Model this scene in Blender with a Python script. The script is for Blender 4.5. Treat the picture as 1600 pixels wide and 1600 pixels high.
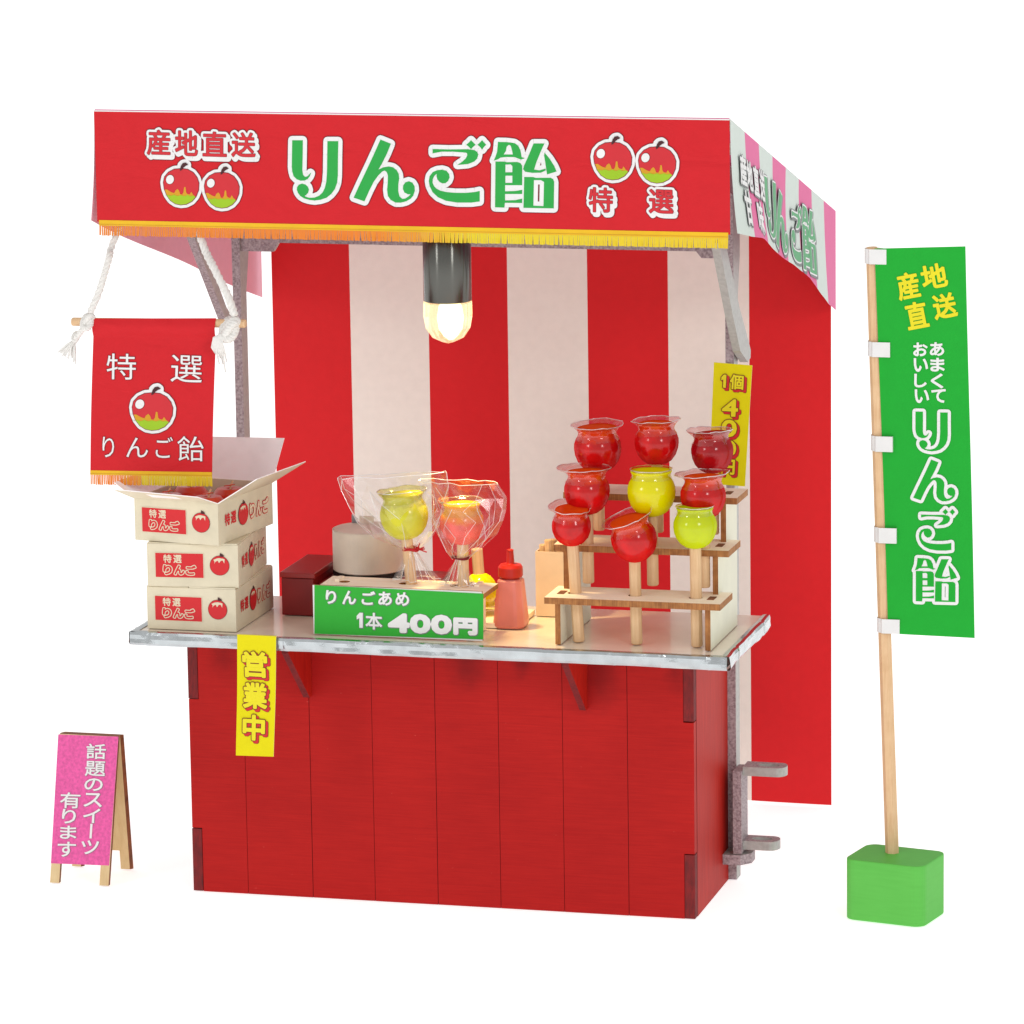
import bpy, bmesh, math, random
from mathutils import Vector, Matrix, noise
from mathutils.geometry import tessellate_polygon
random.seed(7)
SC = bpy.context.scene
COL = SC.collection
for o in list(bpy.data.objects):
    bpy.data.objects.remove(o)

# ------------------------------------------------------------------ camera
CAM_C = Vector((2.50803163, -7.00204406, 2.01560102))
CAM_F = Vector((-0.25349339, 0.94904038, -0.18725242)).normalized()
CAM_R = Vector((0.96672416, 0.25543117, -0.01411832)).normalized()
CAM_U = CAM_R.cross(CAM_F).normalized()
FPX = 7469.83                                   # focal length in photograph pixels (1600 wide)
cam = bpy.data.cameras.new('camera')
cam.sensor_width = 36.0
cam.lens = FPX / 1600 * 36
cam.clip_start = 0.1
cam.clip_end = 200
co = bpy.data.objects.new('camera', cam)
COL.objects.link(co)
m3 = Matrix((CAM_R, CAM_U, -CAM_F)).transposed()
co.matrix_world = Matrix.Translation(CAM_C) @ m3.to_4x4()
SC.camera = co

# ------------------------------------------------------------------ world, lamps, exposure
w = bpy.data.worlds.new('World')
SC.world = w
w.use_nodes = True
bg = w.node_tree.nodes['Background']
bg.inputs[0].default_value = (1.0, 0.985, 0.97, 1)
bg.inputs[1].default_value = 0.74
SC.view_settings.view_transform = 'Standard'
SC.view_settings.look = 'None'
SC.view_settings.exposure = 0.0
SC.view_settings.gamma = 1.0
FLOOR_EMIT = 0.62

def area(name, loc, target, sx, sy, power, col=(1, 1, 1)):
    l = bpy.data.lights.new(name, 'AREA')
    l.shape = 'RECTANGLE'; l.size = sx; l.size_y = sy; l.energy = power; l.color = col
    o = bpy.data.objects.new(name, l); COL.objects.link(o)
    o.location = loc
    o.rotation_euler = (Vector(target) - Vector(loc)).to_track_quat('-Z', 'Y').to_euler()
    return o
area('softbox_left', (-2.6, -4.6, 2.6), (.5, 0, .6), .75, .95, 34, (1, .99, .98))
area('softbox_right', (4.2, -4.2, 2.8), (.6, 0, .6), .75, .95, 44, (1, .985, .965))

# ------------------------------------------------------------------ materials
def srgb(r, g, b):
    f = lambda c: (c / 12.92 if c <= .04045 else ((c + .055) / 1.055) ** 2.4)
    return (f(r / 255), f(g / 255), f(b / 255), 1)

def mat(name, rgb, rough=.6, metal=0, coat=0, mottle=.05, mscale=30, bump=0, bscale=400,
        spec=.5, grain=None, rgb2=None, gscale=40, sheen=0, sss=0, trans=0, ior=1.45):
    """procedural material: base colour with mottling (noise) and optional grain stretched along one axis"""
    m = bpy.data.materials.new(name); m.use_nodes = True
    nt = m.node_tree; N = nt.nodes; L = nt.links
    b = N['Principled BSDF']
    b.inputs['Roughness'].default_value = rough
    b.inputs['Metallic'].default_value = metal
    b.inputs['Coat Weight'].default_value = coat
    b.inputs['Coat Roughness'].default_value = .06
    b.inputs['Specular IOR Level'].default_value = spec
    b.inputs['Transmission Weight'].default_value = trans
    b.inputs['IOR'].default_value = ior
    if sss:
        b.inputs['Subsurface Weight'].default_value = sss
        b.inputs['Subsurface Radius'].default_value = (.03, .008, .006)
        b.inputs['Subsurface Scale'].default_value = .6
    tc = N.new('ShaderNodeTexCoord')
    src = tc.outputs['Object']
    n1 = N.new('ShaderNodeTexNoise'); n1.inputs['Scale'].default_value = mscale; n1.inputs['Detail'].default_value = 6
    L.new(src, n1.inputs['Vector'])
    mx = N.new('ShaderNodeMix'); mx.data_type = 'RGBA'
    c = Vector(rgb[:3])
    c2 = Vector(rgb2[:3]) if rgb2 else c * (1 - mottle * 2)
    mx.inputs[6].default_value = (*(c * (1 + (0 if rgb2 else mottle))), 1)
    mx.inputs[7].default_value = (*c2, 1)
    ramp = N.new('ShaderNodeValToRGB')
    ramp.color_ramp.elements[0].position = .35; ramp.color_ramp.elements[1].position = .68
    if grain:
        mp = N.new('ShaderNodeMapping'); mp.inputs['Scale'].default_value = grain
        L.new(src, mp.inputs['Vector'])
        n2 = N.new('ShaderNodeTexNoise'); n2.inputs['Scale'].default_value = gscale; n2.inputs['Detail'].default_value = 8
        n2.inputs['Roughness'].default_value = .65
        L.new(mp.outputs[0], n2.inputs['Vector'])
        ad = N.new('ShaderNodeMath'); ad.operation = 'MULTIPLY_ADD'
        ad.inputs[1].default_value = .6
        sc = N.new('ShaderNodeMath'); sc.operation = 'MULTIPLY'; sc.inputs[1].default_value = .4
        L.new(n1.outputs[0], sc.inputs[0]); L.new(n2.outputs[0], ad.inputs[0]); L.new(sc.outputs[0], ad.inputs[2])
        L.new(ad.outputs[0], ramp.inputs[0])
        gsrc = n2.outputs[0]
    else:
        L.new(n1.outputs[0], ramp.inputs[0]); gsrc = None
    L.new(ramp.outputs[0], mx.inputs[0])
    L.new(mx.outputs[2], b.inputs['Base Color'])
    if bump:
        bp = N.new('ShaderNodeBump'); bp.inputs['Strength'].default_value = bump; bp.inputs['Distance'].default_value = .001
        if gsrc is None:
            n3 = N.new('ShaderNodeTexNoise'); n3.inputs['Scale'].default_value = bscale; n3.inputs['Detail'].default_value = 4
            L.new(src, n3.inputs['Vector']); gsrc = n3.outputs[0]
        L.new(gsrc, bp.inputs['Height']); L.new(bp.outputs[0], b.inputs['Normal'])
    return m

M = {}
pap = dict(rough=.6, mottle=.012, mscale=60, bump=.2, bscale=260, spec=.25)
M['red_paper'] = mat('red_paper', srgb(201, 29, 38), **pap)
M['curtain_red'] = mat('curtain_red', srgb(222, 32, 38), **pap)
M['curtain_white'] = mat('curtain_white', srgb(249, 240, 230), **pap)
M['white_paper'] = mat('white_paper', srgb(226, 226, 226), **pap)
def wrinkle(m, scale=6, dist=.006, stretch=(1, 1, 1)):
    nt = m.node_tree; N = nt.nodes; L = nt.links; b = N['Principled BSDF']
    tc = N.new('ShaderNodeTexCoord'); mp = N.new('ShaderNodeMapping'); mp.inputs['Scale'].default_value = stretch
    L.new(tc.outputs['Object'], mp.inputs[0])
    n = N.new('ShaderNodeTexNoise'); n.inputs['Scale'].default_value = scale; n.inputs['Detail'].default_value = 4; n.inputs['Distortion'].default_value = 1.2
    L.new(mp.outputs[0], n.inputs['Vector'])
    bp = N.new('ShaderNodeBump'); bp.inputs['Strength'].default_value = .6; bp.inputs['Distance'].default_value = dist
    L.new(n.outputs[0], bp.inputs['Height']); old = b.inputs['Normal'].links[0].from_socket
    L.new(old, bp.inputs['Normal']); L.new(bp.outputs[0], b.inputs['Normal'])
wrinkle(M['red_paper'], 9, .008, (1, 1, 2)); wrinkle(M['curtain_red'], 3, .008); wrinkle(M['curtain_white'], 3, .008)
M['flap_white'] = mat('flap_white', srgb(208, 218, 212), **pap)
M['flap_pink'] = mat('flap_pink', srgb(222, 110, 158), **pap)
M['flap_inside'] = mat('flap_inside', srgb(248, 182, 198), **pap)
M['flap_inside_pale'] = mat('flap_inside_pale', srgb(228, 172, 184), **pap)
M['green_paper'] = mat('green_paper', srgb(24, 165, 48), **pap)
wrinkle(M['green_paper'], 5, .006)
M['sign_green'] = mat('sign_green', srgb(50, 168, 54), **pap)
M['yellow_paper'] = mat('yellow_paper', srgb(222, 211, 0), **pap)
M['pink_paper'] = mat('pink_paper', srgb(226, 88, 160), rough=.55, mottle=.1, mscale=220, bump=.3)
M['ink_white'] = mat('ink_white', srgb(228, 228, 228), rough=.5, mottle=.02)
M['ink_green'] = mat('ink_green', srgb(26, 160, 62), rough=.5, mottle=.02)
M['ink_green_soft'] = mat('ink_green_soft', srgb(74, 160, 104), rough=.5, mottle=.02)
M['ink_maroon'] = mat('ink_maroon', srgb(120, 14, 30), rough=.5, mottle=.02)
M['ink_dark'] = mat('ink_dark', srgb(64, 8, 18), rough=.5, mottle=.02)
M['ink_red'] = mat('ink_red', srgb(205, 26, 34), rough=.5, mottle=.02)
M['ink_logo_red'] = mat('ink_logo_red', srgb(200, 30, 42), rough=.5, mottle=.02)
M['ink_yellow'] = mat('ink_yellow', srgb(226, 214, 10), rough=.5, mottle=.02)
M['ink_brown'] = mat('ink_brown', srgb(120, 50, 0), rough=.5, mottle=.02)
M['ink_gray'] = mat('ink_gray', srgb(112, 116, 116), rough=.5, mottle=.02)
M['ink_beige'] = mat('ink_beige', srgb(222, 208, 180), rough=.5, mottle=.02)
M['lime'] = mat('lime', srgb(150, 190, 10), rough=.5, mottle=.02)
M['lime_orange'] = mat('lime_orange', srgb(206, 150, 10), rough=.5, mottle=.02)
M['band_yellow'] = mat('band_yellow', srgb(228, 180, 0), rough=.45, mottle=.03)
M['box_card'] = mat('box_card', srgb(218, 208, 182), rough=.6, mottle=.04, mscale=25, bump=.2)
M['box_inside'] = mat('box_inside', srgb(255, 250, 250), rough=.6, mottle=.03)
M['wood_red'] = mat('wood_red', srgb(181, 25, 21), rough=.55, rgb2=srgb(158, 13, 14), mscale=5, grain=(.3, 1, 9), gscale=60, bump=.14, spec=.2)
M['wood_red_side'] = mat('wood_red_side', srgb(190, 36, 22), rough=.55, spec=.2, rgb2=srgb(160, 20, 14), mscale=7, grain=(5, 5, .4), gscale=30, bump=.3)
M['wood_burnt_red'] = mat('wood_burnt_red', srgb(132, 16, 18), rough=.7, rgb2=srgb(84, 8, 14), mscale=60, grain=(5, 5, 1), gscale=60, bump=.4)
M['groove'] = mat('groove', srgb(112, 10, 12), rough=.9)
M['steel_paint'] = mat('steel_paint', srgb(176, 176, 172), rough=.45, metal=.3, mottle=.06, mscale=160, bump=.3)
M['steel_edge'] = mat('steel_edge', srgb(184, 170, 174), rough=.55, metal=.15, rgb2=srgb(132, 114, 120), mscale=300, bump=.5, bscale=500)
M['pale_wood'] = mat('pale_wood', srgb(255, 242, 224), rough=.6, spec=.2, rgb2=srgb(246, 226, 200), mscale=14, grain=(.6, 6, 6), gscale=24, bump=.15)
M['cream_board'] = mat('cream_board', srgb(226, 224, 204), rough=.55, mottle=.02)
M['burnt_edge'] = mat('burnt_edge', srgb(184, 124, 68), rough=.7, rgb2=srgb(118, 66, 28), mscale=90, grain=(8, 8, .3), gscale=60, bump=.4)
M['stick_wood'] = mat('stick_wood', srgb(230, 196, 156), rough=.65, spec=.2, rgb2=srgb(210, 170, 128), mscale=40, grain=(6, 6, .35), gscale=70, bump=.4)
M['counter_top'] = mat('counter_top', srgb(236, 222, 206), rough=.25, coat=.35, mottle=.02)
M['stand_wood'] = mat('stand_wood', srgb(222, 198, 152), rough=.6, rgb2=srgb(204, 174, 124), mscale=14, grain=(6, 6, .5), gscale=24, bump=.25)
M['stand_edge'] = mat('stand_edge', srgb(150, 92, 54), rough=.7, rgb2=srgb(78, 42, 26), mscale=60, grain=(8, 8, .4), gscale=50, bump=.4)
M['foil'] = mat('foil', srgb(188, 194, 197), rough=.2, metal=1, mottle=.06, mscale=40, bump=.5, bscale=110)
M['chrome'] = mat('chrome', srgb(98, 98, 94), rough=.3, metal=1, mottle=.0)
_nt = M['chrome'].node_tree; _b = _nt.nodes['Principled BSDF']; _b.inputs['Anisotropic'].default_value = .97; _b.inputs['Anisotropic Rotation'].default_value = .25; _b.inputs['Roughness'].default_value = .24
_tg = _nt.nodes.new('ShaderNodeTangent'); _tg.direction_type = 'RADIAL'; _tg.axis = 'Z'; _nt.links.new(_tg.outputs[0], _b.inputs['Tangent'])
M['stove_red'] = mat('stove_red', srgb(132, 20, 22), rough=.45, mottle=.08, mscale=12)
M['stove_lid'] = mat('stove_lid', srgb(150, 30, 26), rough=.35, mottle=.08, mscale=12)
M['black'] = mat('black_iron', srgb(28, 20, 20), rough=.6)
M['pot_card'] = mat('pot_card', srgb(226, 214, 198), rough=.5, mottle=.06, mscale=18, bump=.3)
M['tab_grey'] = mat('tab_grey', srgb(150, 152, 158), rough=.3, metal=.5)
M['bottle_pink'] = mat('bottle_pink', srgb(222, 128, 118), rough=.35, mottle=.03, coat=.3, sss=.1)
M['cap_red'] = mat('cap_red', srgb(190, 28, 12), rough=.4, mottle=.04)
M['carton'] = mat('carton_beige', srgb(226, 204, 182), rough=.6, mottle=.03)
M['rope'] = mat('white_cotton', srgb(232, 230, 226), rough=.85, mottle=.04, mscale=200, bump=.5, bscale=700)
M['twist_red'] = mat('twist_red', srgb(186, 14, 26), rough=.5)
M['block_green'] = mat('block_green', srgb(94, 190, 76), rough=.6, rgb2=srgb(86, 182, 68), mscale=20, grain=(.5, .5, 6), gscale=30, bump=.15)

def two_tone(m, rgb_top, lo, hi, nscale=90, namt=.01):
    """second colour towards the top of the object (object Z), with a ragged noisy border"""
    nt = m.node_tree; N = nt.nodes; L = nt.links; b = N['Principled BSDF']
    old = b.inputs['Base Color'].links[0].from_socket
    tc = N.new('ShaderNodeTexCoord'); sp = N.new('ShaderNodeSeparateXYZ'); L.new(tc.outputs['Object'], sp.inputs[0])
    n = N.new('ShaderNodeTexNoise'); n.inputs['Scale'].default_value = nscale; n.inputs['Detail'].default_value = 5
    L.new(tc.outputs['Object'], n.inputs['Vector'])
    ma = N.new('ShaderNodeMath'); ma.operation = 'MULTIPLY_ADD'; ma.inputs[1].default_value = namt * 2
    L.new(n.outputs[0], ma.inputs[0]); L.new(sp.outputs[2], ma.inputs[2])
    mr = N.new('ShaderNodeMapRange'); mr.inputs[1].default_value = lo + namt; mr.inputs[2].default_value = hi + namt
    L.new(ma.outputs[0], mr.inputs[0])
    mx = N.new('ShaderNodeMix'); mx.data_type = 'RGBA'
    L.new(mr.outputs[0], mx.inputs[0]); L.new(old, mx.inputs[6]); mx.inputs[7].default_value = rgb_top
    L.new(mx.outputs[2], b.inputs['Base Color'])

def flecks(m, col, scale, thr=.75, stretch=(1, 1, 1)):
    """small worn specks where the stain did not take"""
    nt = m.node_tree; N = nt.nodes; L = nt.links; b = N['Principled BSDF']
    old = b.inputs['Base Color'].links[0].from_socket
    tc = N.new('ShaderNodeTexCoord'); mp = N.new('ShaderNodeMapping'); mp.inputs['Scale'].default_value = stretch
    L.new(tc.outputs['Object'], mp.inputs[0])
    n = N.new('ShaderNodeTexNoise'); n.inputs['Scale'].default_value = scale; n.inputs['Detail'].default_value = 3
    L.new(mp.outputs[0], n.inputs['Vector'])
    mr = N.new('ShaderNodeMapRange'); mr.inputs[1].default_value = thr; mr.inputs[2].default_value = thr + .06
    L.new(n.outputs[0], mr.inputs[0])
    mx = N.new('ShaderNodeMix'); mx.data_type = 'RGBA'
    L.new(mr.outputs[0], mx.inputs[0]); L.new(old, mx.inputs[6]); mx.inputs[7].default_value = col
    L.new(mx.outputs[2], b.inputs['Base Color'])
flecks(M['wood_red'], srgb(206, 92, 84), 150, .73, (.45, 1, 1.6))
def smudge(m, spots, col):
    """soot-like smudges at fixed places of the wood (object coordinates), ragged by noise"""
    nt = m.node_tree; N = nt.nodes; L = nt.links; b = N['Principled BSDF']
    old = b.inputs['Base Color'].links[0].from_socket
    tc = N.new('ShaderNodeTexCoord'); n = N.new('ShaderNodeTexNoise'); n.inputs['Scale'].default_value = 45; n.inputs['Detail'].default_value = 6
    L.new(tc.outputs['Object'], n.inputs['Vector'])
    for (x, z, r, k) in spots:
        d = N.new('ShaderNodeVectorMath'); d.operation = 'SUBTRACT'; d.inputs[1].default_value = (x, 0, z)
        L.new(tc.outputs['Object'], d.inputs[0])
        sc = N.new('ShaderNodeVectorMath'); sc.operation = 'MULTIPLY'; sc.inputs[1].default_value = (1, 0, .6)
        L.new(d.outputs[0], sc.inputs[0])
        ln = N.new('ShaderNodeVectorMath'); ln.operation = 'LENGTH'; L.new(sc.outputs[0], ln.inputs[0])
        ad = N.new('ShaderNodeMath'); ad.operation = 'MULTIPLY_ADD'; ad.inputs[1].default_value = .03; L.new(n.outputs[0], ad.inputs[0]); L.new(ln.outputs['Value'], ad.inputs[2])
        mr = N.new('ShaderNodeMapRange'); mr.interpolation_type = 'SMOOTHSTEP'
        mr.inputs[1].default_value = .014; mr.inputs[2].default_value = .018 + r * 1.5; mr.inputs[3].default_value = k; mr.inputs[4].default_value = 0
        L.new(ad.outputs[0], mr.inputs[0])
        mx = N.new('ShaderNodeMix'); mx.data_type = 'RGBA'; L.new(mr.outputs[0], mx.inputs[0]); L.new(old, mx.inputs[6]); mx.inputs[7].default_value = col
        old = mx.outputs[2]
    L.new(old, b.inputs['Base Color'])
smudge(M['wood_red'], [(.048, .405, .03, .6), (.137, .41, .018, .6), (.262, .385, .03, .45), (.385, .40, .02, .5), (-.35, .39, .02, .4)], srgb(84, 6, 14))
candy = dict(rough=.2, mottle=.16, mscale=34, coat=.0, sss=.05, bump=.15, bscale=60, spec=.62, ior=1.38)
M['candy_red'] = mat('candy_red', srgb(200, 12, 16), **candy); two_tone(M['candy_red'], srgb(224, 74, 14), .014, .030)
M['candy_dark'] = mat('candy_dark_red', srgb(166, 8, 20), **candy); two_tone(M['candy_dark'], srgb(186, 44, 24), .02, .036)
candy2 = dict(candy, mottle=.04, bump=.05)
M['candy_green'] = mat('candy_green', srgb(190, 204, 8), **candy2)
M['candy_bagged'] = mat('candy_bagged', srgb(206, 200, 30), **candy2)
M['candy_yellow'] = mat('candy_yellow', srgb(220, 212, 0), **candy2)
M['candy_pink'] = mat('candy_pink', srgb(228, 84, 70), **candy); two_tone(M['candy_pink'], srgb(236, 150, 14), .002, .02)
def glaze(m, fac=.042, rough=.15):
    """thin glossy glaze over the body colour"""
    nt = m.node_tree; N = nt.nodes; L = nt.links; b = N['Principled BSDF']; b.inputs['Specular IOR Level'].default_value = 0
    out = [n for n in N if n.type == 'OUTPUT_MATERIAL'][0]
    g = N.new('ShaderNodeBsdfGlossy'); g.inputs['Roughness'].default_value = rough
    if b.inputs['Normal'].links: L.new(b.inputs['Normal'].links[0].from_socket, g.inputs['Normal'])
    mx = N.new('ShaderNodeMixShader'); mx.inputs[0].default_value = fac
    L.new(b.outputs[0], mx.inputs[1]); L.new(g.outputs[0], mx.inputs[2]); L.new(mx.outputs[0], out.inputs['Surface'])
for k_ in ('candy_red', 'candy_dark', 'candy_green', 'candy_yellow', 'candy_bagged', 'candy_pink'): glaze(M[k_])
M['leaf'] = mat('leaf_green', srgb(120, 150, 40), rough=.5)
M['apple_red'] = mat('apple_red', srgb(196, 34, 24), rough=.3, rgb2=srgb(222, 90, 30), mscale=26, coat=.3)

# gold fringe: foil sheen painted into the colour, orange to yellow along the strip
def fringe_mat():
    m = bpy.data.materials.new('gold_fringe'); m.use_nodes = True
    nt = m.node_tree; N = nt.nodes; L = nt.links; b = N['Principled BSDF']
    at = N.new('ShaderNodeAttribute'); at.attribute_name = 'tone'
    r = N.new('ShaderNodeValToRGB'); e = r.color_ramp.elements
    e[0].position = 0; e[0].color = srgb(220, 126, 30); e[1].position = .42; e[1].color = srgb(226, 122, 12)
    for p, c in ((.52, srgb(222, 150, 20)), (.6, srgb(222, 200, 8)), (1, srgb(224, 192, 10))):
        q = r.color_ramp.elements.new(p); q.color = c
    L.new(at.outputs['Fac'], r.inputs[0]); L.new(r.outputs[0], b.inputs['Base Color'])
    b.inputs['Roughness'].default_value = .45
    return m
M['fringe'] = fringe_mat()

def clear_mat(name, tint, base=.1, gain=.75, rough=.06):
    m = bpy.data.materials.new(name); m.use_nodes = True
    nt = m.node_tree; N = nt.nodes; L = nt.links
    for n in list(N): N.remove(n)
    out = N.new('ShaderNodeOutputMaterial'); mix = N.new('ShaderNodeMixShader')
    tr = N.new('ShaderNodeBsdfTransparent'); tr.inputs[0].default_value = tint
    gl = N.new('ShaderNodeBsdfGlossy'); gl.inputs['Roughness'].default_value = rough
    gl.inputs[0].default_value = (1, 1, 1, 1)
    lw = N.new('ShaderNodeLayerWeight'); lw.inputs[0].default_value = .35
    ma = N.new('ShaderNodeMath'); ma.operation = 'MULTIPLY_ADD'; ma.inputs[1].default_value = gain; ma.inputs[2].default_value = base
    L.new(lw.outputs['Facing'], ma.inputs[0]); L.new(ma.outputs[0], mix.inputs[0])
    L.new(tr.outputs[0], mix.inputs[1]); L.new(gl.outputs[0], mix.inputs[2]); L.new(mix.outputs[0], out.inputs[0])
    return m
M['rim_clear'] = clear_mat('clear_candy_rim', (.96, .78, .78, 1), .03, .28, .1)
M['rim_yellow'] = clear_mat('clear_yellow_rim', (.94, .93, .6, 1), .03, .28, .1)
M['cello'] = clear_mat('cellophane', (.985, .985, .985, 1), .03, .32, .14)
M['cello_edge'] = clear_mat('cellophane_edge', (.95, .94, .93, 1), .6, .4, .3)

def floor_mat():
    m = bpy.data.materials.new('glowing_floor'); m.use_nodes = True
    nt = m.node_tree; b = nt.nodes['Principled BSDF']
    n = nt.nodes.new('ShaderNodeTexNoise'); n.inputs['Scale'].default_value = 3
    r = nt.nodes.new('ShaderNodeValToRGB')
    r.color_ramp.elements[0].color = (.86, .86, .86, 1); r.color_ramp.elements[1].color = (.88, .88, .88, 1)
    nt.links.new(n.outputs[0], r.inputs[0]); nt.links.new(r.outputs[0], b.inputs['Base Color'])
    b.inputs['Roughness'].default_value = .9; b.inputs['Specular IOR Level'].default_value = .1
    b.inputs['Emission Color'].default_value = (1, 1, 1, 1); b.inputs['Emission Strength'].default_value = FLOOR_EMIT  # glow added to the floor to keep the ground white and nearly shadowless
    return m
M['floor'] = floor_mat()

def bulb_mats():
    g = clear_mat('bulb_plastic', (1, .95, .72, 1), .1, .35, .12)
    nt = g.node_tree; out = [n for n in nt.nodes if n.type == 'OUTPUT_MATERIAL'][0]; src = out.inputs[0].links[0].from_socket
    em = nt.nodes.new('ShaderNodeEmission'); em.inputs[0].default_value = (1, .86, .48, 1); em.inputs[1].default_value = .36
    ad = nt.nodes.new('ShaderNodeAddShader'); nt.links.new(src, ad.inputs[0]); nt.links.new(em.outputs[0], ad.inputs[1]); nt.links.new(ad.outputs[0], out.inputs[0])
    c = bpy.data.materials.new('bulb_glow'); c.use_nodes = True
    nt = c.node_tree
    for n in list(nt.nodes): nt.nodes.remove(n)
    e = nt.nodes.new('ShaderNodeEmission'); e.inputs[0].default_value = (1, .9, .6, 1); e.inputs[1].default_value = 2.6
    o = nt.nodes.new('ShaderNodeOutputMaterial'); nt.links.new(e.outputs[0], o.inputs[0])
    return g, c
M['bulb'], M['glow'] = bulb_mats()

# ------------------------------------------------------------------ helpers
def tag(o, label=None, cat=None, group=None, kind=None):
    if label: o['label'] = label
    if cat: o['category'] = cat
    if group: o['group'] = group
    if kind: o['kind'] = kind
    return o

def thing(name, loc, label, cat, group=None):
    o = bpy.data.objects.new(name, None); COL.objects.link(o)
    o.empty_display_size = .02
    o.location = loc
    return tag(o, label, cat, group)

def worldloc(o):
    v = Vector((0, 0, 0))
    while o: v = v + Vector(o.location); o = o.parent
    return v

def obj(name, V, F, mats, parent=None, fm=None, smooth=False, world=True, bevel=0, kind=None, tone=None):
    """links one mesh object; vertices in world coordinates (world=True) or local to the parent"""
    if isinstance(mats, str) or not isinstance(mats, (list, tuple)): mats = [mats]
    off = worldloc(parent) if (world and parent) else Vector((0, 0, 0))
    me = bpy.data.meshes.new(name)
    me.from_pydata([tuple(Vector(v) - off) for v in V], [], F)
    for m in mats: me.materials.append(M[m] if isinstance(m, str) else m)
    if fm:
        for p, k in zip(me.polygons, fm): p.material_index = k
    if smooth:
        for p in me.polygons: p.use_smooth = True
    if tone:
        a = me.attributes.new('tone', 'FLOAT', 'POINT')
        a.data.foreach_set('value', tone)
    if bevel:
        bm = bmesh.new(); bm.from_mesh(me)
        bmesh.ops.recalc_face_normals(bm, faces=bm.faces)
        es = [e for e in bm.edges if len(e.link_faces) == 2 and e.calc_face_angle(0) > .5]
        bmesh.ops.bevel(bm, geom=es, offset=bevel, segments=2, affect='EDGES', profile=.6)
        bm.to_mesh(me); bm.free()
    me.update()
    o = bpy.data.objects.new(name, me); COL.objects.link(o)
    if parent: o.parent = parent
    if kind: o['kind'] = kind
    return o

class MB:
    """collects boxes, plates and tubes for one mesh"""
    def __init__(s): s.V = []; s.F = []; s.m = []
    def add(s, V, F, k=0):
        n = len(s.V); s.V += [Vector(v) for v in V]; s.F += [tuple(i + n for i in f) for f in F]
        s.m += (k if isinstance(k, list) else [k] * len(F)); return s
    def box(s, x0, x1, y0, y1, z0, z1, k=0):
        V = [(x, y, z) for x in (x0, x1) for y in (y0, y1) for z in (z0, z1)]
        F = [(0, 1, 3, 2), (4, 6, 7, 5), (0, 4, 5, 1), (2, 3, 7, 6), (0, 2, 6, 4), (1, 5, 7, 3)]
        return s.add(V, F, k)
    def plate(s, loops, d, k_face=0, k_edge=1):
        """flat polygon with holes (lists of 3D points) extruded by vector d"""
        d = Vector(d); L = [[Vector(p) for p in l] for l in loops]
        tri = tessellate_polygon(L); flat = [p for l in L for p in l]; n = len(flat)
        V = flat + [p + d for p in flat]
        nrm = sum(((flat[t[1]] - flat[t[0]]).cross(flat[t[2]] - flat[t[0]]) for t in tri[:1]), Vector())
        F = []; k = []
        for t in tri:
            a = (flat[t[1]] - flat[t[0]]).cross(flat[t[2]] - flat[t[0]])
            t = tuple(t)
            if a.dot(d) > 0: F += [t[::-1], tuple(i + n for i in t)]
            else: F += [t, tuple(i + n for i in t[::-1])]
            k += [k_face, k_face]
        i0 = 0
        for l in L:
            c = len(l)
            for i in range(c):
                a, b = i0 + i, i0 + (i + 1) % c
                F.append((a, b, b + n, a + n)); k.append(k_edge)
            i0 += c
        return s.add(V, F, k)
    def tube(s, pts, r, seg=8, k=0, caps=True, flat=1.0):
        pts = [Vector(p) for p in pts]; n = len(pts); V = []; F = []
        rr = r if isinstance(r, (list, tuple)) else [r] * n
        up = Vector((0, 0, 1)); prev = None
        for i, p in enumerate(pts):
            t = (pts[min(i + 1, n - 1)] - pts[max(i - 1, 0)]).normalized()
            if prev is None:
                a = t.cross(up)
                if a.length < 1e-3: a = t.cross(Vector((1, 0, 0)))
                a.normalize()
            else:
                a = (prev - t * prev.dot(t)).normalized()
            prev = a; b = t.cross(a)
            for j in range(seg):
                q = 2 * math.pi * j / seg
                V.append(p + (a * math.cos(q) + b * math.sin(q) * flat) * rr[i])
        for i in range(n - 1):
            for j in range(seg):
                F.append((i * seg + j, i * seg + (j + 1) % seg, (i + 1) * seg + (j + 1) % seg, (i + 1) * seg + j))
        if caps:
            F.append(tuple(range(seg))[::-1]); F.append(tuple((n - 1) * seg + j for j in range(seg)))
        return s.add(V, F, k)
    def lathe(s, prof, c=(0, 0, 0), seg=32, k=0, fn=None, cap=True):
        """profile of (r, z) turned round Z at c; fn(angle, r, z) may bend the point"""
        V = []; F = []; c = Vector(c)
        for r, z in prof:
            for j in range(seg):
                a = 2 * math.pi * j / seg
                r2, z2 = fn(a, r, z) if fn else (r, z)
                V.append(c + Vector((r2 * math.cos(a), r2 * math.sin(a), z2)))
        for i in range(len(prof) - 1):
            for j in range(seg):
                F.append((i * seg + j, i * seg + (j + 1) % seg, (i + 1) * seg + (j + 1) % seg, (i + 1) * seg + j))
        if cap and prof[0][0] > 1e-6: F.append(tuple(range(seg))[::-1])
        if cap and prof[-1][0] > 1e-6: F.append(tuple((len(prof) - 1) * seg + j for j in range(seg)))
        return s.add(V, F, k)
    def build(s, name, mats, parent=None, **kw):
        return obj(name, s.V, s.F, mats, parent, fm=s.m, **kw)

def ray(px, py):
    return (CAM_F + CAM_R * ((px - 800) / FPX) + CAM_U * ((800 - py) / FPX))
def at(px, py, y=None, x=None, z=None):
    """the point where the sight line through a photograph pixel meets the plane y=, x= or z="""
    d = ray(px, py)
    k, v = (1, y) if y is not None else ((0, x) if x is not None else (2, z))
    return CAM_C + d * ((v - CAM_C[k]) / d[k])

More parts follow.
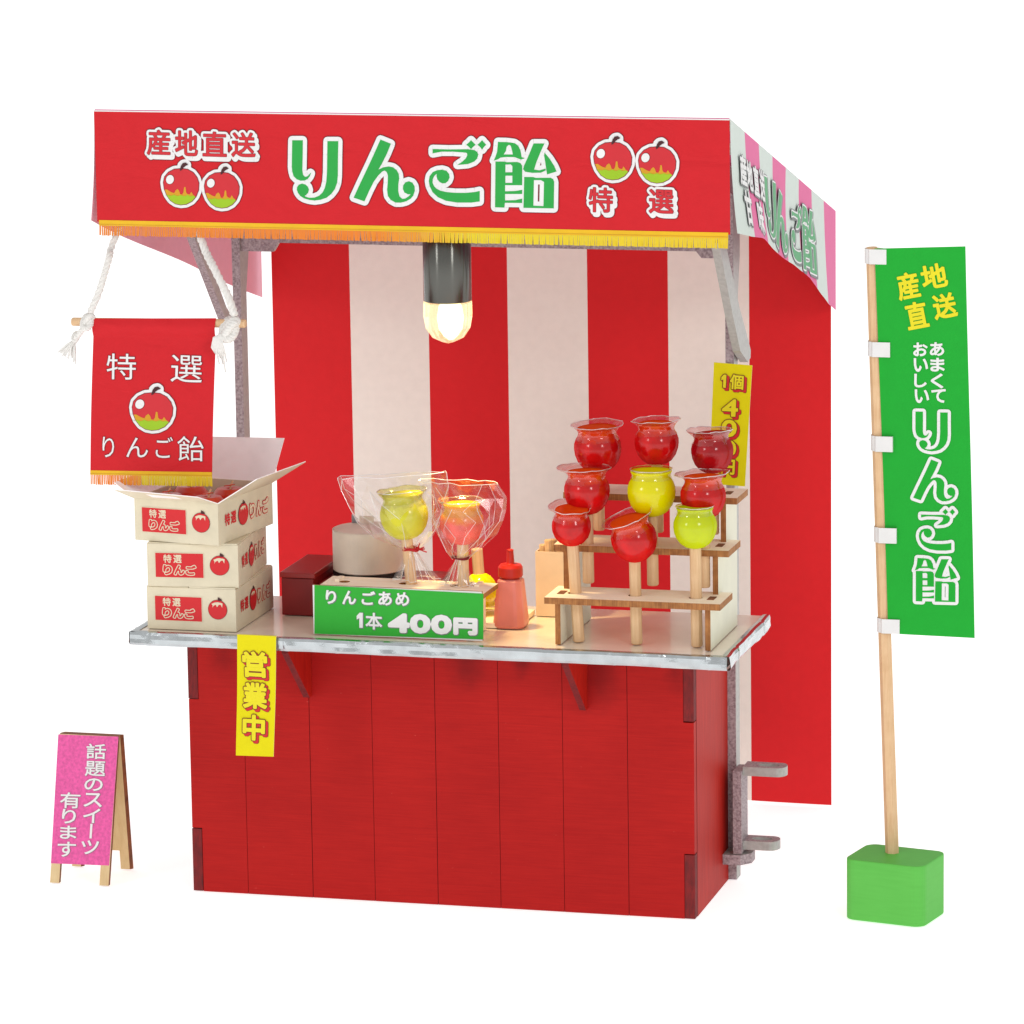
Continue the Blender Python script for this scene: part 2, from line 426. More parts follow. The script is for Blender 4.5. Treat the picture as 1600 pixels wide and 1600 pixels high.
# ---- lettering: every glyph is a filled sheet plus (for outlines) a flattened round stroke
_cache = {}
def _curve_mesh(cu):
    o = bpy.data.objects.new('tmp', cu)
    me = bpy.data.meshes.new_from_object(o)
    V = [v.co.copy() for v in me.vertices]; F = [tuple(p.vertices) for p in me.polygons]
    bpy.data.objects.remove(o); bpy.data.meshes.remove(me)
    return V, F
def glyph(ch):
    key = ch
    if key in _cache: return _cache[key]
    if ch in SHAPES:
        cu = bpy.data.curves.new('g', 'CURVE'); cu.dimensions = '2D'
        for poly in SHAPES[ch]:
            sp = cu.splines.new('POLY'); sp.points.add(len(poly) - 1)
            for p, q in zip(sp.points, poly): p.co = (q[0], q[1], 0, 1)
            sp.use_cyclic_u = True
    else:
        cu = bpy.data.curves.new('g', 'FONT'); cu.body = ch; cu.size = 1; cu.resolution_u = 3
    cu.fill_mode = 'BOTH'
    V, F = _curve_mesh(cu); bpy.data.curves.remove(cu)
    _cache[key] = (V, F)
    return V, F
def outline(ch):
    """boundary edges of the filled glyph"""
    key = ('o', ch)
    if key in _cache: return _cache[key]
    V, F = glyph(ch); pos = {}; idx = []
    for v in V: idx.append(pos.setdefault((round(v.x, 5), round(v.y, 5)), len(pos)))
    P = [None] * len(pos)
    for k, i in pos.items(): P[i] = Vector((k[0], k[1]))
    cnt = {}
    for f in F:
        f = [idx[i] for i in f]
        for a, b in zip(f, f[1:] + f[:1]):
            if a != b: e = (min(a, b), max(a, b)); cnt[e] = cnt.get(e, 0) + 1
    E_ = [e for e, c in cnt.items() if c == 1]
    _cache[key] = (P, E_)
    return P, E_
def ribbon(pts, edges, r, h, f, seg=10):
    """low ridges along 2D edges with round cones at the joints: a clean pen stroke of radius r"""
    V = []; F = []; used = set()
    for a, b in edges:
        p, q = pts[a], pts[b]; d = q - p
        if d.length < 1e-7: continue
        n = Vector((-d.y, d.x)).normalized() * r; i = len(V)
        V += [f(p + n, 0), f(q + n, 0), f(p, h), f(q, h), f(p - n, 0), f(q - n, 0)]
        F += [(i, i + 2, i + 3, i + 1), (i + 2, i + 4, i + 5, i + 3)]; used.add(a); used.add(b)
    for a in used:
        p = pts[a]; i = len(V); V.append(f(p, h))
        V += [f(p + Vector((math.cos(2 * math.pi * k / seg), math.sin(2 * math.pi * k / seg))) * r, 0) for k in range(seg)]
        F += [(i, i + 1 + k, i + 1 + (k + 1) % seg) for k in range(seg)]
    return V, F
def bbox(ch):
    V, _ = glyph(ch)
    return min(v.x for v in V), min(v.y for v in V), max(v.x for v in V), max(v.y for v in V)

SHAPES = {}
def shape(name, polys, ox, oy, s):
    """a glyph drawn from outlines in zoomed photograph pixels; stored with y up, unit = 100 photo px"""
    SHAPES[name] = [[((ox + x / s) / 100, -(oy + y / s) / 100) for x, y in p] for p in polys]
R1 = (440, 200, 7.273); R2 = (660, 200, 7.273)
shape('RI', [[(125,138),(246,138),(244,300),(240,480),(248,530),(270,553),(295,548),(315,530),(333,508),(338,512),(325,545),(300,578),(265,595),(220,597),(175,580),(140,545),(125,490),(120,440),(122,300)],
 [(525,148),(648,148),(645,300),(643,540),(635,620),(610,690),(570,745),(515,790),(450,812),(380,822),(320,815),(260,798),(215,770),(190,735),(177,700),(180,670),(200,642),(235,630),(275,640),(303,665),(315,700),(305,735),(285,757),(265,770),(280,780),(320,792),(380,788),(430,768),(470,730),(495,680),(512,610),(520,500),(523,300)]], *R1)
shape('N', [[(1127,130),(1245,178),(1200,290),(1140,410),(1105,470),(1160,445),(1220,435),(1270,445),(1310,475),(1335,520),(1340,570),(1330,640),(1330,720),(1345,775),(1375,802),(1410,798),(1450,772),(1470,750),(1440,750),(1400,730),(1383,690),(1385,650),(1410,615),(1450,602),(1490,618),(1515,660),(1518,710),(1500,765),(1470,800),(1420,830),(1360,845),(1300,845),(1245,815),(1212,770),(1203,700),(1210,620),(1212,540),(1200,500),(1175,482),(1150,490),(1100,540),(1050,610),(1000,710),(945,832),(822,790),(900,620),(1000,410),(1060,280)]], *R1)
shape('GO', [[(118,238),(300,243),(520,240),(590,250),(625,270),(637,300),(625,345),(590,380),(520,408),(400,418),(450,385),(495,345),(512,310),(510,285),(490,278),(350,268),(220,268),(118,287)],
 [(655,712),(655,832),(560,845),(400,845),(270,825),(180,785),(120,730),(85,660),(75,600),(85,545),(120,500),(170,478),(230,472),(275,485),(305,520),(312,560),(295,600),(265,625),(230,628),(195,610),(172,580),(163,545),(165,520),(140,540),(120,580),(118,620),(135,660),(165,690),(210,712),(280,727),(380,735),(500,735),(600,725)],
 [(555,138),(580,165),(607,190),(580,212),(553,240),(530,212),(500,190),(530,165)], [(680,138),(703,165),(727,190),(703,212),(680,245),(655,212),(627,190),(655,165)]], *R2)
shape('AME', [[(860,158),(960,160),(1000,165),(1050,172),(1090,200),(1115,250),(1130,330),(1168,342),(1120,358),(1090,345),(1050,330),(960,328),(890,335),(860,355),(812,370),(830,330),(850,270),(857,200)],
 [(985,190),(1005,200),(1020,250),(1030,300),(925,300),(950,260),(960,210)],
 [(832,380),(935,380),(960,388),(1080,385),(1118,398),(1136,430),(1137,648),(942,648),(942,718),(1060,714),(1137,700),(1137,748),(942,748),(942,822),(1060,818),(1137,800),(1137,850),(940,848),(935,903),(828,900)],
 [(945,415),(1005,412),(1025,430),(1025,502),(945,502)], [(945,540),(1025,540),(1025,622),(945,622)],
 [(1265,175),(1388,175),(1350,260),(1300,380),(1272,470),(1330,480),(1400,460),(1405,480),(1350,505),(1250,508),(1170,495),(1147,465),(1160,420),(1210,310)],
 [(1390,278),(1450,350),(1500,430),(1527,492),(1420,525),(1410,470),(1400,400),(1385,310)],
 [(1160,555),(1260,555),(1290,565),(1460,563),(1490,580),(1500,610),(1497,910),(1152,905)], [(1270,590),(1350,590),(1385,610),(1380,885),(1265,880)]], *R2)
shape('1', [[(30,0),(52,0),(52,100),(28,100),(28,34),(8,44),(8,22)]], 0, 0, 1)
def ell(cx, cy, a, b, rot=0, n=28):
    return [(cx + a * math.cos(t) * math.cos(rot) - b * math.sin(t) * math.sin(rot), cy + a * math.cos(t) * math.sin(rot) + b * math.sin(t) * math.cos(rot)) for t in [2 * math.pi * i / n for i in range(n)]]
# apple emblem (outer body / jagged lime base / highlight / stem), unit ~ 100 zoomed px of an 8x zoom
S8 = (0, 0, 8)
body = [(510,582),(590,590),(660,630),(705,690),(728,760),(722,850),(690,930),(640,990),(570,1028),(500,1038),(430,1025),(370,985),(325,920),(295,840),(285,760),(300,690),(350,630),(420,592)]
shape('APPLE', [body], *S8)
shape('APPLE_STEM', [[(500,600),(512,550),(535,515),(565,508),(590,525),(560,540),(535,562),(515,590)]], *S8)
shape('APPLE_LOBE', [[(498,575),(505,535),(530,512),(565,505),(590,525),(588,570),(600,590)]], *S8)
shape('APPLE_SHINE', [ell(368, 720, 48, 58, .3)], *S8)
shape('APPLE_BASE', [[(300,850),(330,848),(380,880),(420,893),(435,860),(462,838),(480,860),(495,905),(520,908),(535,880),(545,812),(562,812),(570,880),(585,900),(615,905),(635,872),(655,905),(688,935),(640,990),(570,1028),(500,1038),(430,1025),(370,985),(325,920)]], *S8)
# fruit print on the cartons
shape('FRUIT', [ell(0, 0, 100, 95, 0, 32)], 0, 0, 1)
shape('FRUIT_LEAF', [[(5,-90),(10,-128),(45,-112),(62,-95),(30,-88)]], 0, 0, 1)
shape('FRUIT_GLARE', [[(-62,-52),(-20,-70),(10,-74),(60,-66),(72,-60),(66,-10),(48,-46),(25,-42),(5,-14),(-12,-44),(-38,-30),(-52,-6),(-48,-30)]], 0, 0, 1)

class Sheet:
    """a flat printed sheet: O + u*U + v*V, N towards the viewer"""
    def __init__(s, O, U, V, N, warp=None):
        s.O = Vector(O); s.U = Vector(U).normalized(); s.V = Vector(V).normalized(); s.N = Vector(N).normalized(); s.warp = warp
        s.mb = MB(); s.mats = []; s.lift = .0007
    def uv(s, px, py):
        d = ray(px, py); t = (s.O - CAM_C).dot(s.N) / d.dot(s.N)
        P = CAM_C + d * t - s.O
        a, b, c = s.U.dot(s.U), s.U.dot(s.V), s.V.dot(s.V)
        p, q = P.dot(s.U), P.dot(s.V); det = a * c - b * b
        return Vector(((p * c - q * b) / det, (q * a - p * b) / det))
    def P(s, u, v, w=0):
        if s.warp: w = w + s.warp(u, v)
        return s.O + s.U * u + s.V * v + s.N * w
    def k(s, m):
        if m not in s.mats: s.mats.append(m)
        return s.mats.index(m)
    def put(s, ch, TL, TR, BL, layers, em=False, px=True):
        """glyph's own bounding box (or its em square) onto the parallelogram TL, TR, BL;
        layers: (stroke radius in world units, material, level[, (du, dv)])"""
        if px: TL, TR, BL = s.uv(*TL), s.uv(*TR), s.uv(*BL)
        else: TL, TR, BL = Vector(TL), Vector(TR), Vector(BL)
        if em:
            x0, x1, y0, y1 = EM
        else:
            x0, y0, x1, y1 = bbox(ch)
        X = (TR - TL) / (x1 - x0); Y = (TL - BL) / (y1 - y0)
        sc = (X.length * Y.length) ** .5
        for ly in layers:
            r, m, lv = ly[:3]; du, dv = ly[3] if len(ly) > 3 else (0, 0)
            k = s.k(m); w0 = s.lift + lv * .0003
            V, F = glyph(ch)
            f = lambda v, w: s.P(*(BL + X * (v.x - x0) + Y * (v.y - y0) + Vector((du, dv))), w)
            flip = (X.x * Y.y - X.y * Y.x) * s.U.cross(s.V).dot(s.N) < 0
            s.mb.add([f(v, w0) for v in V], [q[::-1] if flip else q for q in F], k)
            if r:
                P_, E_ = outline(ch)
                Q = [BL + X * (v.x - x0) + Y * (v.y - y0) + Vector((du, dv)) for v in P_]
                V, F = ribbon(Q, E_, r, .00010, lambda p, h_: s.P(p.x, p.y, w0 + h_), 8 if r < .002 else 12)
                s.mb.add(V, F, k)
    def row(s, text, TL, TR, BL, layers, gap=.12):
        TL, TR, BL = s.uv(*TL), s.uv(*TR), s.uv(*BL); n = len(text)
        for i, ch in enumerate(text):
            if ch == ' ': continue
            a = TL + (TR - TL) * ((i + gap / 2) / n); b = TL + (TR - TL) * ((i + 1 - gap / 2) / n)
            s.put(ch, a, b, BL + (a - TL), layers, em=True, px=False)
    def col(s, text, TL, TR, BL, layers, gap=.1):
        TL, TR, BL = s.uv(*TL), s.uv(*TR), s.uv(*BL); n = len(text)
        for i, ch in enumerate(text):
            d0 = (BL - TL) * ((i + gap / 2) / n); d1 = (BL - TL) * ((i + 1 - gap / 2) / n)
            s.put(ch, TL + d0, TR + d0, TL + d1, layers, em=True, px=False)
    def poly(s, pts, m, lv=0, px=True):
        P = [s.uv(*p) if px else Vector(p) for p in pts]
        V = [s.P(p.x, p.y, s.lift + lv * .0003) for p in P]
        tri = tessellate_polygon([[Vector((p.x, p.y, 0)) for p in P]])
        F = []
        for t in tri:
            a = (V[t[1]] - V[t[0]]).cross(V[t[2]] - V[t[0]])
            F.append(tuple(t) if a.dot(s.N) > 0 else tuple(t)[::-1])
        s.mb.add(V, F, s.k(m))
    def done(s, name, parent):
        o = s.mb.build(name, s.mats, parent) if s.mb.V else None
        s.mb = MB(); s.mats = []
        return o
_e = bbox('国')
_cx, _cy, _h = (_e[0] + _e[2]) / 2, (_e[1] + _e[3]) / 2, max(_e[2] - _e[0], _e[3] - _e[1]) * 1.1
EM = (_cx - _h / 2, _cx + _h / 2, _cy - _h / 2, _cy + _h / 2)

def apple_emblem(s, TL, TR, BL):
    """the apple emblem of the banners; box = the body's bounding box"""
    tl, tr, bl = s.uv(*TL), s.uv(*TR), s.uv(*BL)
    x0, y0, x1, y1 = bbox('APPLE'); X = (tr - tl) / (x1 - x0); Y = (tl - bl) / (y1 - y0)
    def sub(ch, layers):
        a, b, c, d = bbox(ch)
        q = lambda x, y: bl + X * (x - x0) + Y * (y - y0)
        s.put(ch, q(a, d), q(c, d), q(a, b), layers, px=False)
    sub('APPLE', [(.0066, 'ink_maroon', 0), (.0055, 'ink_white', 1)])
    sub('APPLE_LOBE', [(.0066, 'ink_maroon', .5), (.0055, 'ink_white', 1.5)])
    sub('APPLE', [(.0011, 'ink_maroon', 2.5), (0, 'ink_logo_red', 3.5)])
    sub('APPLE_BASE', [(0, 'lime_orange', 4.5)])
    x, y, X1, Y1 = bbox('APPLE_BASE')
    sub('APPLE_SHINE', [(.0008, 'ink_maroon', 4.5), (0, 'ink_white', 5.5)])
    sub('APPLE_STEM', [(.0008, 'ink_dark', 6)])
    # lower, greener half of the base
    lo = [(p[0], p[1]) for p in SHAPES['APPLE_BASE'][0]]
    cut = y + (Y1 - y) * .56
    pts = [bl + X * (a - x0) + Y * (min(b, cut - .02 * abs(math.sin(a * 30))) - y0) for a, b in lo]
    s.poly(pts, 'lime', 5.6, px=False)

# ================================================================== THE SETTING
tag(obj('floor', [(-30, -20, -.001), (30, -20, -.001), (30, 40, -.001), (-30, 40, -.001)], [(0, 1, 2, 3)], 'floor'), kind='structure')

# ================================================================== THE STALL
XL, W, D = .1034, .8193, .2412
XR = XL + W
CT, CB = .4525, .4340                     # counter top and underside
stall = thing('food_stall', (.513, .24, 0), 'miniature festival stall with red plank counter and red canopy sign', 'food stall')
def T(ch=None): return stall

# cabinet: planks with recessed joints, notched at the corners for the side panels' fingers
edges = [XL, .1948, .3026, .4054, .5085, .6108, .7139, .8174, XR]
TH = .0165
for i in range(8):
    a, b = edges[i] + (.0004 if i else 0), edges[i + 1] - (.0004 if i < 7 else 0)
    if i == 0: L = [(a + TH, 0), (b, 0), (b, CB - .002), (a + TH, CB - .002), (a + TH, .3138), (a, .3138), (a, .104), (a + TH, .104)]
    elif i == 7: L = [(a, 0), (b - TH, 0), (b - TH, .104), (b, .104), (b, .3128), (b - TH, .3128), (b - TH, CB - .002), (a, CB - .002)]
    else: L = [(a, 0), (b, 0), (b, CB - .002), (a, CB - .002)]
    dy = random.uniform(-.0004, .0004)
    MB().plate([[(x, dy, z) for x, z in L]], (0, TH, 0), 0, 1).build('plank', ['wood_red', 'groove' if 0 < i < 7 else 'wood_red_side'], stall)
MB().box(XL + TH, XR - TH, .004 + TH, .006 + TH, .001, CB - .004).build('panel_backing', ['groove'], stall)
for sx, x in ((1, XR - TH), (-1, XL)):
    x0, x1 = x, x + TH
    # side panel with two finger tenons that come through the front
    L = [(TH + .0006, 0), (D, 0), (D, CB - .002), (TH + .0006, CB - .002)]
    MB().plate([[(x0, y, z) for y, z in L]], (TH + (.0006 if sx > 0 else 0), 0, 0), 0, 1).build('side_panel', ['wood_red_side', 'wood_burnt_red'], stall)
    for z0, z1 in ((.0, .1025), (.3145, CB - .002)):
        MB().box(x0 + (.0008 if sx > 0 else -.0002), x1 + (.0003 if sx > 0 else -.0008), -.0007, TH, z0 + .0006, z1).build('finger_joint', ['wood_burnt_red'], stall)
# worktop with foil-wrapped edges
CX0, CX1, CY0, CY1 = .0622, 1.0103, -.1512, .1567
MB().box(CX0 + .004, CX1 - .004, CY0 + .004, CY1, CB + .001, CT).build('worktop', ['counter_top'], stall, bevel=.001)
def foil(p0, p1, out, name='foil_trim'):
    """crumpled foil strip wrapped over the board's edge"""
    p0, p1, out = Vector(p0), Vector(p1), Vector(out); n = int((p1 - p0).length / .0035)
    prof = [(-.011, CT + .0012), (-.004, CT + .0022), (.001, CT + .0012), (.0025, CT - .003), (.0025, CB + .009), (.0022, CB + .003), (0, CB - .0008), (-.006, CB - .0012)]
    V = []; F = []; m = len(prof)
    for i in range(n + 1):
        p = p0.lerp(p1, i / n)
        for j, (o, z) in enumerate(prof):
            sx = (p.x + p.y)
            fold = abs(((sx * 11 + noise.noise(Vector((sx * 3, 1, 2))) * 1.3) % 1) - .5)      # occasional vertical creases
            q = Vector((p.x * 9, p.y * 9, z * 45))
            a = noise.noise(q) * .0034 + noise.noise(q * 3.1) * .0017 + (.0012 if fold < .03 else 0)
            a2 = noise.noise(q * 1.4 + Vector((7, 3, 1))) * .0012
            e = 1 if 0 < j < m - 1 else .4
            V.append(p + out * (o + a * e) + Vector((0, 0, z + a2 * .6 * e)))
    for i in range(n):
        for j in range(m - 1):
            a = i * m + j
            F.append((a, a + m, a + m + 1, a + 1) if True else None)
    return obj(name, V, F, 'foil', stall)
foil((CX0, CY0, 0), (CX1 - .001, CY0, 0), (0, -1, 0))
foil((CX1, CY0 - .001, 0), (CX1, CY1 + .002, 0), (1, 0, 0))
foil((CX0, CY1, 0), (CX0, CY0, 0), (-1, 0, 0))
# little triangular brackets under the worktop
for x in (.2975, .7445):
    MB().plate([[(x, -.0008, CB - .0015), (x, -.118, CB - .0015), (x, -.118, CB - .012), (x, -.012, .328), (x, -.0008, .328)]], (.0105, 0, 0), 0, 1).build('bracket', ['wood_red_side', 'wood_burnt_red'], stall)

# side frames: post, sloping rail, back gusset and brace, one plywood cut-out each side
PY0, PY1 = .2415, .271
ROOFZ = lambda y: 1.2539 + (y + .0698) * (-.2402 / .8189)
for x0, side in ((.114, -1), (.9232, 1)):
    post = [(PY0, 0), (PY1, 0), (PY1, .93), (PY1 + .008, .96), (PY1 + .018, 1.0), (PY1 + .02, ROOFZ(PY1) - .06), (PY0 - .005, ROOFZ(PY0) - .06), (PY0, 1.0)]
    MB().plate([[(x0, y, z) for y, z in post]], (.0135, 0, 0), 0, 1).build('post', ['steel_paint', 'steel_edge'], stall)
    rail = [(-.055, ROOFZ(-.055) - .008), (.735, ROOFZ(.735) - .008), (.735, ROOFZ(.735) - .05), (-.055, ROOFZ(-.055) - .05)]
    MB().plate([[(x0 - .0138 * side, y, z) for y, z in rail]], (.013, 0, 0), 0, 1).build('roof_rail', ['steel_paint', 'steel_edge'], stall)
# braces
_b = [at(290, 367, x=.1155), at(339, 494, x=.1155), at(355, 533, x=.1155), at(366, 532, x=.128), at(366, 500, x=.128), at(354, 480, x=.128), at(312.5, 367, x=.128)]
_b[0] += (_b[0] - _b[1]) * .25; _b[-1] += (_b[-1] - _b[-2]) * .25
MB().plate([[(.1155, p.y, p.z) for p in _b]], (.0125, 0, 0), 0, 1).build('brace', ['steel_paint', 'steel_edge'], stall)
MB().plate([[(.9405, .062, 1.05), (.9405, .105, 1.05), (.9405, .21, .93), (.9405, .275, .868), (.9405, .292, .85), (.9405, .29, .838), (.9405, .27, .834), (.9405, .215, .86), (.9405, .16, .925)]], (.0125, 0, 0), 0, 1).build('brace', ['steel_paint', 'steel_paint'], stall)
# cross beam between the posts, deeper at its ends
bm = [(.1278, .9965), (.1822, .9965), (.1911, 1.0111), (.8765, 1.0115), (.885, 1.001), (.9228, 1.0015), (.9228, 1.06), (.1278, 1.06)]
MB().plate([[(x, .245, z) for x, z in bm]], (0, .013, 0), 0, 1).build('cross_beam', ['steel_edge', 'steel_paint'], stall)
bm = [(.03, ROOFZ(.74) - .03), (.97, ROOFZ(.74) - .03), (.97, ROOFZ(.74) - .006), (.03, ROOFZ(.74) - .006)]
MB().plate([[(x, .7235, z) for x, z in bm]], (0, .01, 0), 0, 1).build('back_beam', ['steel_paint', 'steel_edge'], stall)
# hinge-like hitch on the right post
MB().box(.9392, .9535, .202, .25, .0525, .1885).build('hitch_plate', ['steel_edge'], stall, bevel=.0008)
for z, xe in ((.1795, 1.022), (.0585, 1.010)):
    out = [(.9536, .212), (xe - .014, .212)] + [(xe - .014 + .014 * math.sin(a), .231 - .019 * math.cos(a)) for a in [math.pi * i / 10 for i in range(1, 10)]] + [(xe - .014, .25), (.9536, .25)]
    cx = xe - .029
    hole = [(cx + .017 * math.cos(a), .231 + .010 * math.sin(a)) for a in [2 * math.pi * i / 20 for i in range(20)]]
    MB().plate([[(x, y, z) for x, y in out], [(x, y, z) for x, y in hole]], (0, 0, .0145), 0, 1).build('hitch_lug', ['steel_edge', 'steel_paint'], stall)
MB().plate([[(x, y, .036) for x, y in ((.9235, .198), (.952, .198), (.967, .215), (.967, .2408), (.9235, .2408))]], (0, 0, .0162), 1, 0).build('hitch_block', ['steel_edge', 'steel_paint'], stall)

# canopy: roof sheet, header banner in front, striped flaps at the sides
HY, HZ, HB = -.0698, 1.2539, 1.0815
n = 9
YB = HY + .8189
def stripes(x, flip, mats, name, zf):
    V = []; F = []; k = []; ny = 48; nz = 6
    for i in range(ny + 1):
        t = i / ny; y = HY + t * .8189; zt = ROOFZ(y); zb = zf(t)
        for j in range(nz + 1):
            v = j / nz
            bulge = (.006 * math.sin(t * 9) * v + .01 * v * v) * (1 if x > .5 else -1) * (1 - t ** 5)
            V.append((x + bulge, y, zt + (zb - zt) * v))
    for i in range(ny):
        for j in range(nz):
            a = i * (nz + 1) + j; f = (a, a + 1, a + nz + 2, a + nz + 1)
            F.append(f if flip else f[::-1]); k.append(int(i / ny * 8) % 2)
    o = obj(name, V, F, mats, stall, fm=k, smooth=True)
    return o
def flap_low(t):
    pts = [(0, 1.0835), (.1, 1.068), (.2, 1.055), (.3, 1.028), (.42, 1.002), (.55, .975), (.68, .94), (.78, .902), (.88, .872), (1, .848)]
    for (a, za), (b, zb) in zip(pts, pts[1:]):
        if t <= b + 1e-9: return za + (zb - za) * (t - a) / (b - a)
    return pts[-1][1]
stripes(1.0005, False, ['flap_white', 'flap_pink'], 'side_flap', flap_low)
stripes(-.0005, True, ['flap_inside', 'flap_inside'], 'side_flap', lambda t: 1.0835 - .2375 * t)
V = []; F = []; k = []
for i in range(49):
    y = HY + i / 48 * .8189
    for x in (0, 1): V.append((x, y, ROOFZ(y) + .0008))
for i in range(48): F.append((2 * i, 2 * i + 1, 2 * i + 3, 2 * i + 2)); k.append(int(i / 6) % 2)
obj('roof_sheet', V, F, ['flap_white', 'flap_pink'], stall, fm=k)
# header paper, slightly wavy, and its folded top edge
HS = Sheet((0, HY - .001, 0), (1, 0, 0), (0, 0, 1), (0, -1, 0), warp=lambda u, v: .0012 * math.sin(u * 7) * (v - 1.08) * 5)
def grid(s, u0, u1, v0, v1, nu, nv, w=0):
    V = []; F = []
    for i in range(nu + 1):
        for j in range(nv + 1):
            V.append(s.P(u0 + (u1 - u0) * i / nu, v0 + (v1 - v0) * j / nv, w))
    for i in range(nu):
        for j in range(nv):
            a = i * (nv + 1) + j; F.append((a, a + nv + 1, a + nv + 2, a + 1))
    return V, F
mb = MB(); mb.add(*grid(HS, 0, 1, HB, HZ, 40, 8))
hd = mb.build('header_banner', ['red_paper'], stall, smooth=True)
MB().box(.001, .999, HY - .0006, HY + .003, HZ - .001, HZ + .0016).build('header_fold', ['flap_pink'], hd)
MB().box(-.0002, 1.0002, HY - .0022, HY - .0006, HZ - .0012, HZ + .0006).build('header_fold', ['white_paper'], hd)
o_red = [(.0078, 'ink_maroon', 0), (.0066, 'ink_white', 1), (0, 'ink_green', 2)]
for ch, (x0, y0, x1, y1) in {'RI': (0, 0, 0, 0), 'N': (0, 0, 0, 0), 'GO': (0, 0, 0, 0), 'AME': (0, 0, 0, 0)}.items():
    a, b, c, d = bbox(ch); a, c, b, d = a * 100, c * 100, -b * 100, -d * 100
    HS.put(ch, (a, d), (c, d), (a, b), [(.0078, 'ink_maroon', 0)])
for ch in ('RI', 'N', 'GO', 'AME'):
    a, b, c, d = bbox(ch); a, c, b, d = a * 100, c * 100, -b * 100, -d * 100
    HS.put(ch, (a, d), (c, d), (a, b), [(.0066, 'ink_white', 1.2), (0, 'ink_green', 2.4)])
HS.done('lettering', hd)
sml = [(.0060, 'ink_maroon', 0), (.0060, 'ink_maroon', 0, (.003, -.0035)), (.0048, 'ink_white', 1, (.003, -.0035)), (.0048, 'ink_white', 1.3), (.0013, 'ink_maroon', 2.3), (.0007, 'ink_logo_red', 3.3)]
for ch, box in zip('産地直送', ((231, 203, 266, 241), (275, 204, 309, 242), (318, 206, 354, 243), (363, 207, 399, 244))):
    HS.put(ch, box[:2], (box[2], box[1] + 1), (box[0], box[3]), sml)
HS.done('lettering', hd)
HS.put('特', (921, 293), (957, 294.5), (921, 330), sml)
HS.put('選', (1015, 296), (1052, 297.5), (1015, 332), sml)
HS.done('lettering', hd)
for b in ((256, 263, 311, 319), (320, 269, 374, 324), (928, 222, 987, 280), (998, 229, 1056, 285)):
    apple_emblem(HS, b[:2], (b[2], b[1] + 1), (b[0] + .5, b[3]))
    HS.done('apple_emblem', hd)

def fringe(s, u0, u1, v_top, length, n, parent, tone0=0, tone1=1, dens=1.0, name='fringe', band=.0075):
    """cut paper fringe hanging from a gold band; strips joined in one mesh"""
    V = []; F = []; tn = []
    wd = (u1 - u0) / n
    for i in range(n):
        a = u0 + i * wd; g = random.uniform(.03, .12) * wd
        if (a - u0) / (u1 - u0) < .14: g *= 3
        sk = random.uniform(-.22, .22) * wd * (3 if random.random() < .07 else 1)
        ln = length * random.uniform(.965, 1.015); out = random.uniform(-.0008, .0022)
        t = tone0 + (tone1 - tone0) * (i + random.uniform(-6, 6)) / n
        b = len(V)
        for q, (f, o) in enumerate(((0, 0), (.5, .4), (1, 1))):
            V.append(s.P(a + g / 2 + sk * o, v_top - ln * f, out * o * f + .0002)); V.append(s.P(a + wd - g / 2 + sk * o, v_top - ln * f, out * o * f + .0002 + random.uniform(-.0004, .0004) * f))
        F += [(b, b + 2, b + 3, b + 1), (b + 2, b + 4, b + 5, b + 3)]
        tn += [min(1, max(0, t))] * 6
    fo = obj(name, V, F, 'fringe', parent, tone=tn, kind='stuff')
    V, F = grid(s, u0, u1, v_top - .001, v_top + band, 30, 1, .0006)
    obj('fringe_band', V, F, 'band_yellow', parent)
    V, F = grid(s, u0, u1, v_top + .0005, v_top + .0015, 30, 1, .0010)
    obj('fringe_line', V, F, 'lime_orange', parent)
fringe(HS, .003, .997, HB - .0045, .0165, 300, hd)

# curtain at the back
yc = YB - .012
V = []; F = []; k = []; nx = 84; nz = 10; c0, c1 = .0209, .9949
for i in range(nx + 1):
    x = c0 + (c1 - c0) * i / nx
    for j in range(nz + 1):
        t = j / nz; z = .003 + (ROOFZ(yc) - .012) * t
        V.append((x + .004 * (1 - t) * 0, yc + .004 * math.sin(x * 11 + t) * (1 - t), z))
for i in range(nx):
    for j in range(nz):
        a = i * (nz + 1) + j; F.append((a, a + nz + 1, a + nz + 2, a + 1)); k.append(int(i / nx * 7) % 2)
cur = thing('curtain', (.5, yc, 0), 'red and white vertically striped paper curtain hanging at the back of the stall', 'curtain')
obj('curtain_sheet', V, F, ['curtain_red', 'curtain_white'], cur, fm=k, smooth=True)

# text on the right flap
FS = Sheet((1.0015, 0, 0), (0, 1, 0), (0, 0, 1), (1, 0, 0), warp=lambda u, v: (1 - ((u - HY) / .8189) ** 5) * .006 * math.sin((u - HY) / .8189 * 9) * min(1, max(0, (ROOFZ(u) - v) / .17)) + (1 - ((u - HY) / .8189) ** 5) * .01 * min(1, max(0, (ROOFZ(u) - v) / .17)) ** 2 + .001)
gl = [(.0052, 'ink_gray', 0, (.006, -.004)), (.0052, 'ink_gray', 0), (.0036, 'ink_white', 1.2), (.001, 'ink_green_soft', 2.4)]
gs = [(.0030, 'ink_gray', 0, (.002, -.002)), (.0030, 'ink_gray', 0), (.0016, 'ink_white', 1.2)]
for ch, (x0, x1, yt, yb) in zip('産地直送', ((1152, 1161, 240, 286), (1162, 1170, 250, 293), (1172, 1180, 258, 302), (1182, 1190, 264, 310))):
    FS.put(ch, (x0, yt), (x1, yt + 6), (x0, yb), gs)
FS.put('甘', (1155, 297), (1164, 302), (1156, 348), gs)
FS.put('味', (1173, 313), (1182, 318), (1174, 362), gs)
